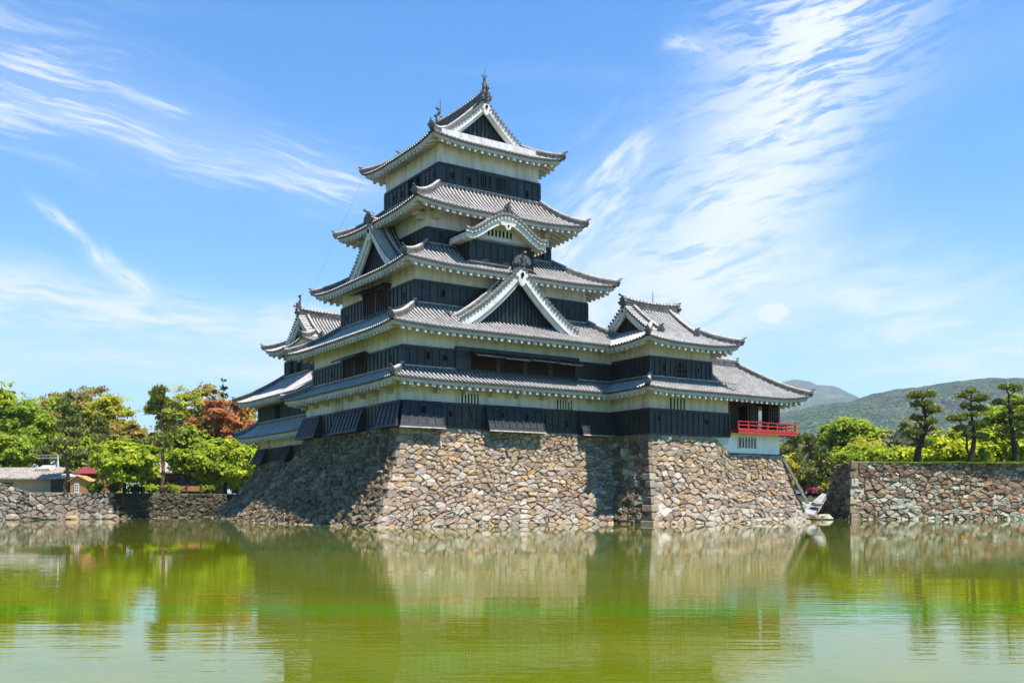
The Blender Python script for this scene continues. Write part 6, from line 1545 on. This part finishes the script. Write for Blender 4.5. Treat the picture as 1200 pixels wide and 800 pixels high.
for i in range(24):
    x = -3.2 + i * .3; mb.tube([(x, -.42, 2.54), (x * .84 + .05, 2.8, 4.64)], .06, 5)
mb.tube([(-2.9, 2.8, 4.66), (3.5, 2.8, 4.66)], .16, 7); mb.build('roof', M_tilecap, T)
mb = MB(); mb.box(-1.6, 2.0, .55, .6, .5, 2.2); mb.build('window', M_glass, T)
p = PX(200, 92, z=2.2); T = plain_thing('rail_fence', 'low brown rail fence along the wall top under the trees', 'fence', p); mb = MB(); mb.box(-2.6, 3.0, 0, .05, .25, .36); mb.box(-2.6, 3.0, 0, .05, .62, .74); mb.box(-2.6, 3.0, .001, .04, .36, .62); mb.build('rail', M_orange, T)
for i in range(5):
    mb = MB(); x = -2.5 + i * 1.35; mb.box(x - .06, x + .06, -.06, -.002, 0, .95); mb.build('post', M_brown, T)
p = PX(68, 105, z=2.2); T = plain_thing('gantry', 'white steel pole with a sideways arm above the house roof', 'pole', p)
mb = MB(); mb.tube([(0, 0, 0), (0, 0, 4.3)], .08, 8); mb.build('pole', M_paint, T)
mb = MB(); mb.box(-2.5, .3, -.06, .06, 3.92, 4.02); mb.box(-2.5, .3, -.06, .06, 4.22, 4.30)
for i in range(8): x = -2.4 + i * .36; mb.tube([(x, 0, 4.02), (x + .2, 0, 4.22)], .03, 5)
mb.box(-.45, -.1, -.1, .1, 4.30, 4.46); mb.build('arm', M_tilecap, T)
# slanting rail and white slab in the gap
mb = MB(); a = np.array(C(29.15, -4.0, 4.75)); b = np.array(C(29.75, -5.9, 1.2))
def offp(p, dx, dz): return (p[0] + dx, p[1] - .02, p[2] + dz)
mb.box8([offp(b, -.10, .1), offp(b, .12, .1), (b[0] + .12, b[1] + .2, b[2] + .1), (b[0] - .10, b[1] + .2, b[2] + .1), offp(a, -.10, .1), offp(a, .12, .1), (a[0] + .12, a[1] + .2, a[2] + .1), (a[0] - .10, a[1] + .2, a[2] + .1)])
tag(mb.build('sloping_rail', M_greybark), 'slanting timber rail down the edge of the turret stone base', 'rail')
pA, pB, pC_, pD = PX(938, 78.6, 600.5), PX(954, 78.4, 603), PX(968.5, 84, 578.5), PX(963.5, 84.4, 577.5)
mb = MB(); mb.box8([(p_[0], p_[1], p_[2] - .18) for p_ in (pA, pB, pC_, pD)] + [pA, pB, pC_, pD], 0)
M_slab = mat('pale_concrete', lambda t: t.mix(t.smooth(t.noise(t.pos, 1.6, 6, .7), .4, .68), (.27, .27, .265, 1), (.17, .165, .155, 1)), .85, .2)
T = mb.build('stone_slab', M_slab); tag(T, 'white slab sloping down to the water between the two stone walls', 'slab')
mb = MB(); mb.box8([(p_[0], p_[1] + .03, p_[2] - .40) for p_ in (pA, pB, pC_, pD)] + [(p_[0], p_[1] + .03, p_[2] - .185) for p_ in (pA, pB, pC_, pD)]); mb.build('timber_edge', M_beige, T)
sl = PX(957, 79.8, 590); boulder('boulder', 'small flat grey stone lying on the white sloping slab', (sl[0], sl[1], sl[2]), .55, .5, .22, (.26, .28, .27), None, 95)
# distant car-park fence and houses seen under the pines in the gap
for i, (x, Y_, wd_, h_, lab, m_) in enumerate(((935, 150, 5.0, 3.2, 'pale low house glimpsed under the pines', M_paint), (955, 170, 7.0, 3.6, 'grey-roofed house farther off under the pines', M_beige), (45, 150, 6, 3.0, 'white house far back in the wood', M_paint))):
    p = PX(x, Y_, z=2.2); T = plain_thing('far_house', lab, 'house', p); mb = MB(); mb.box(-wd_ / 2, wd_ / 2, 0, 5, 0, h_); mb.build('wall', m_, T)
    mb = MB(); mb.prism([(-wd_ / 2 - .5, -.6, h_), (-wd_ / 2 - .5, 5.6, h_), (-wd_ / 2 - .5, 2.5, h_ + 1.7)], (wd_ + 1.0, 0, 0)); mb.build('roof', M_slate, T)
    mb = MB()
    for k in range(3): mb.box(-wd_ / 2 + .6 + k * wd_ / 3.2, -wd_ / 2 + 1.5 + k * wd_ / 3.2, -.05, -.002, 1.0, 2.1)
    mb.build('window', M_glass, T)

for o in bpy.data.objects:
    if '_o' in o.keys(): del o['_o']
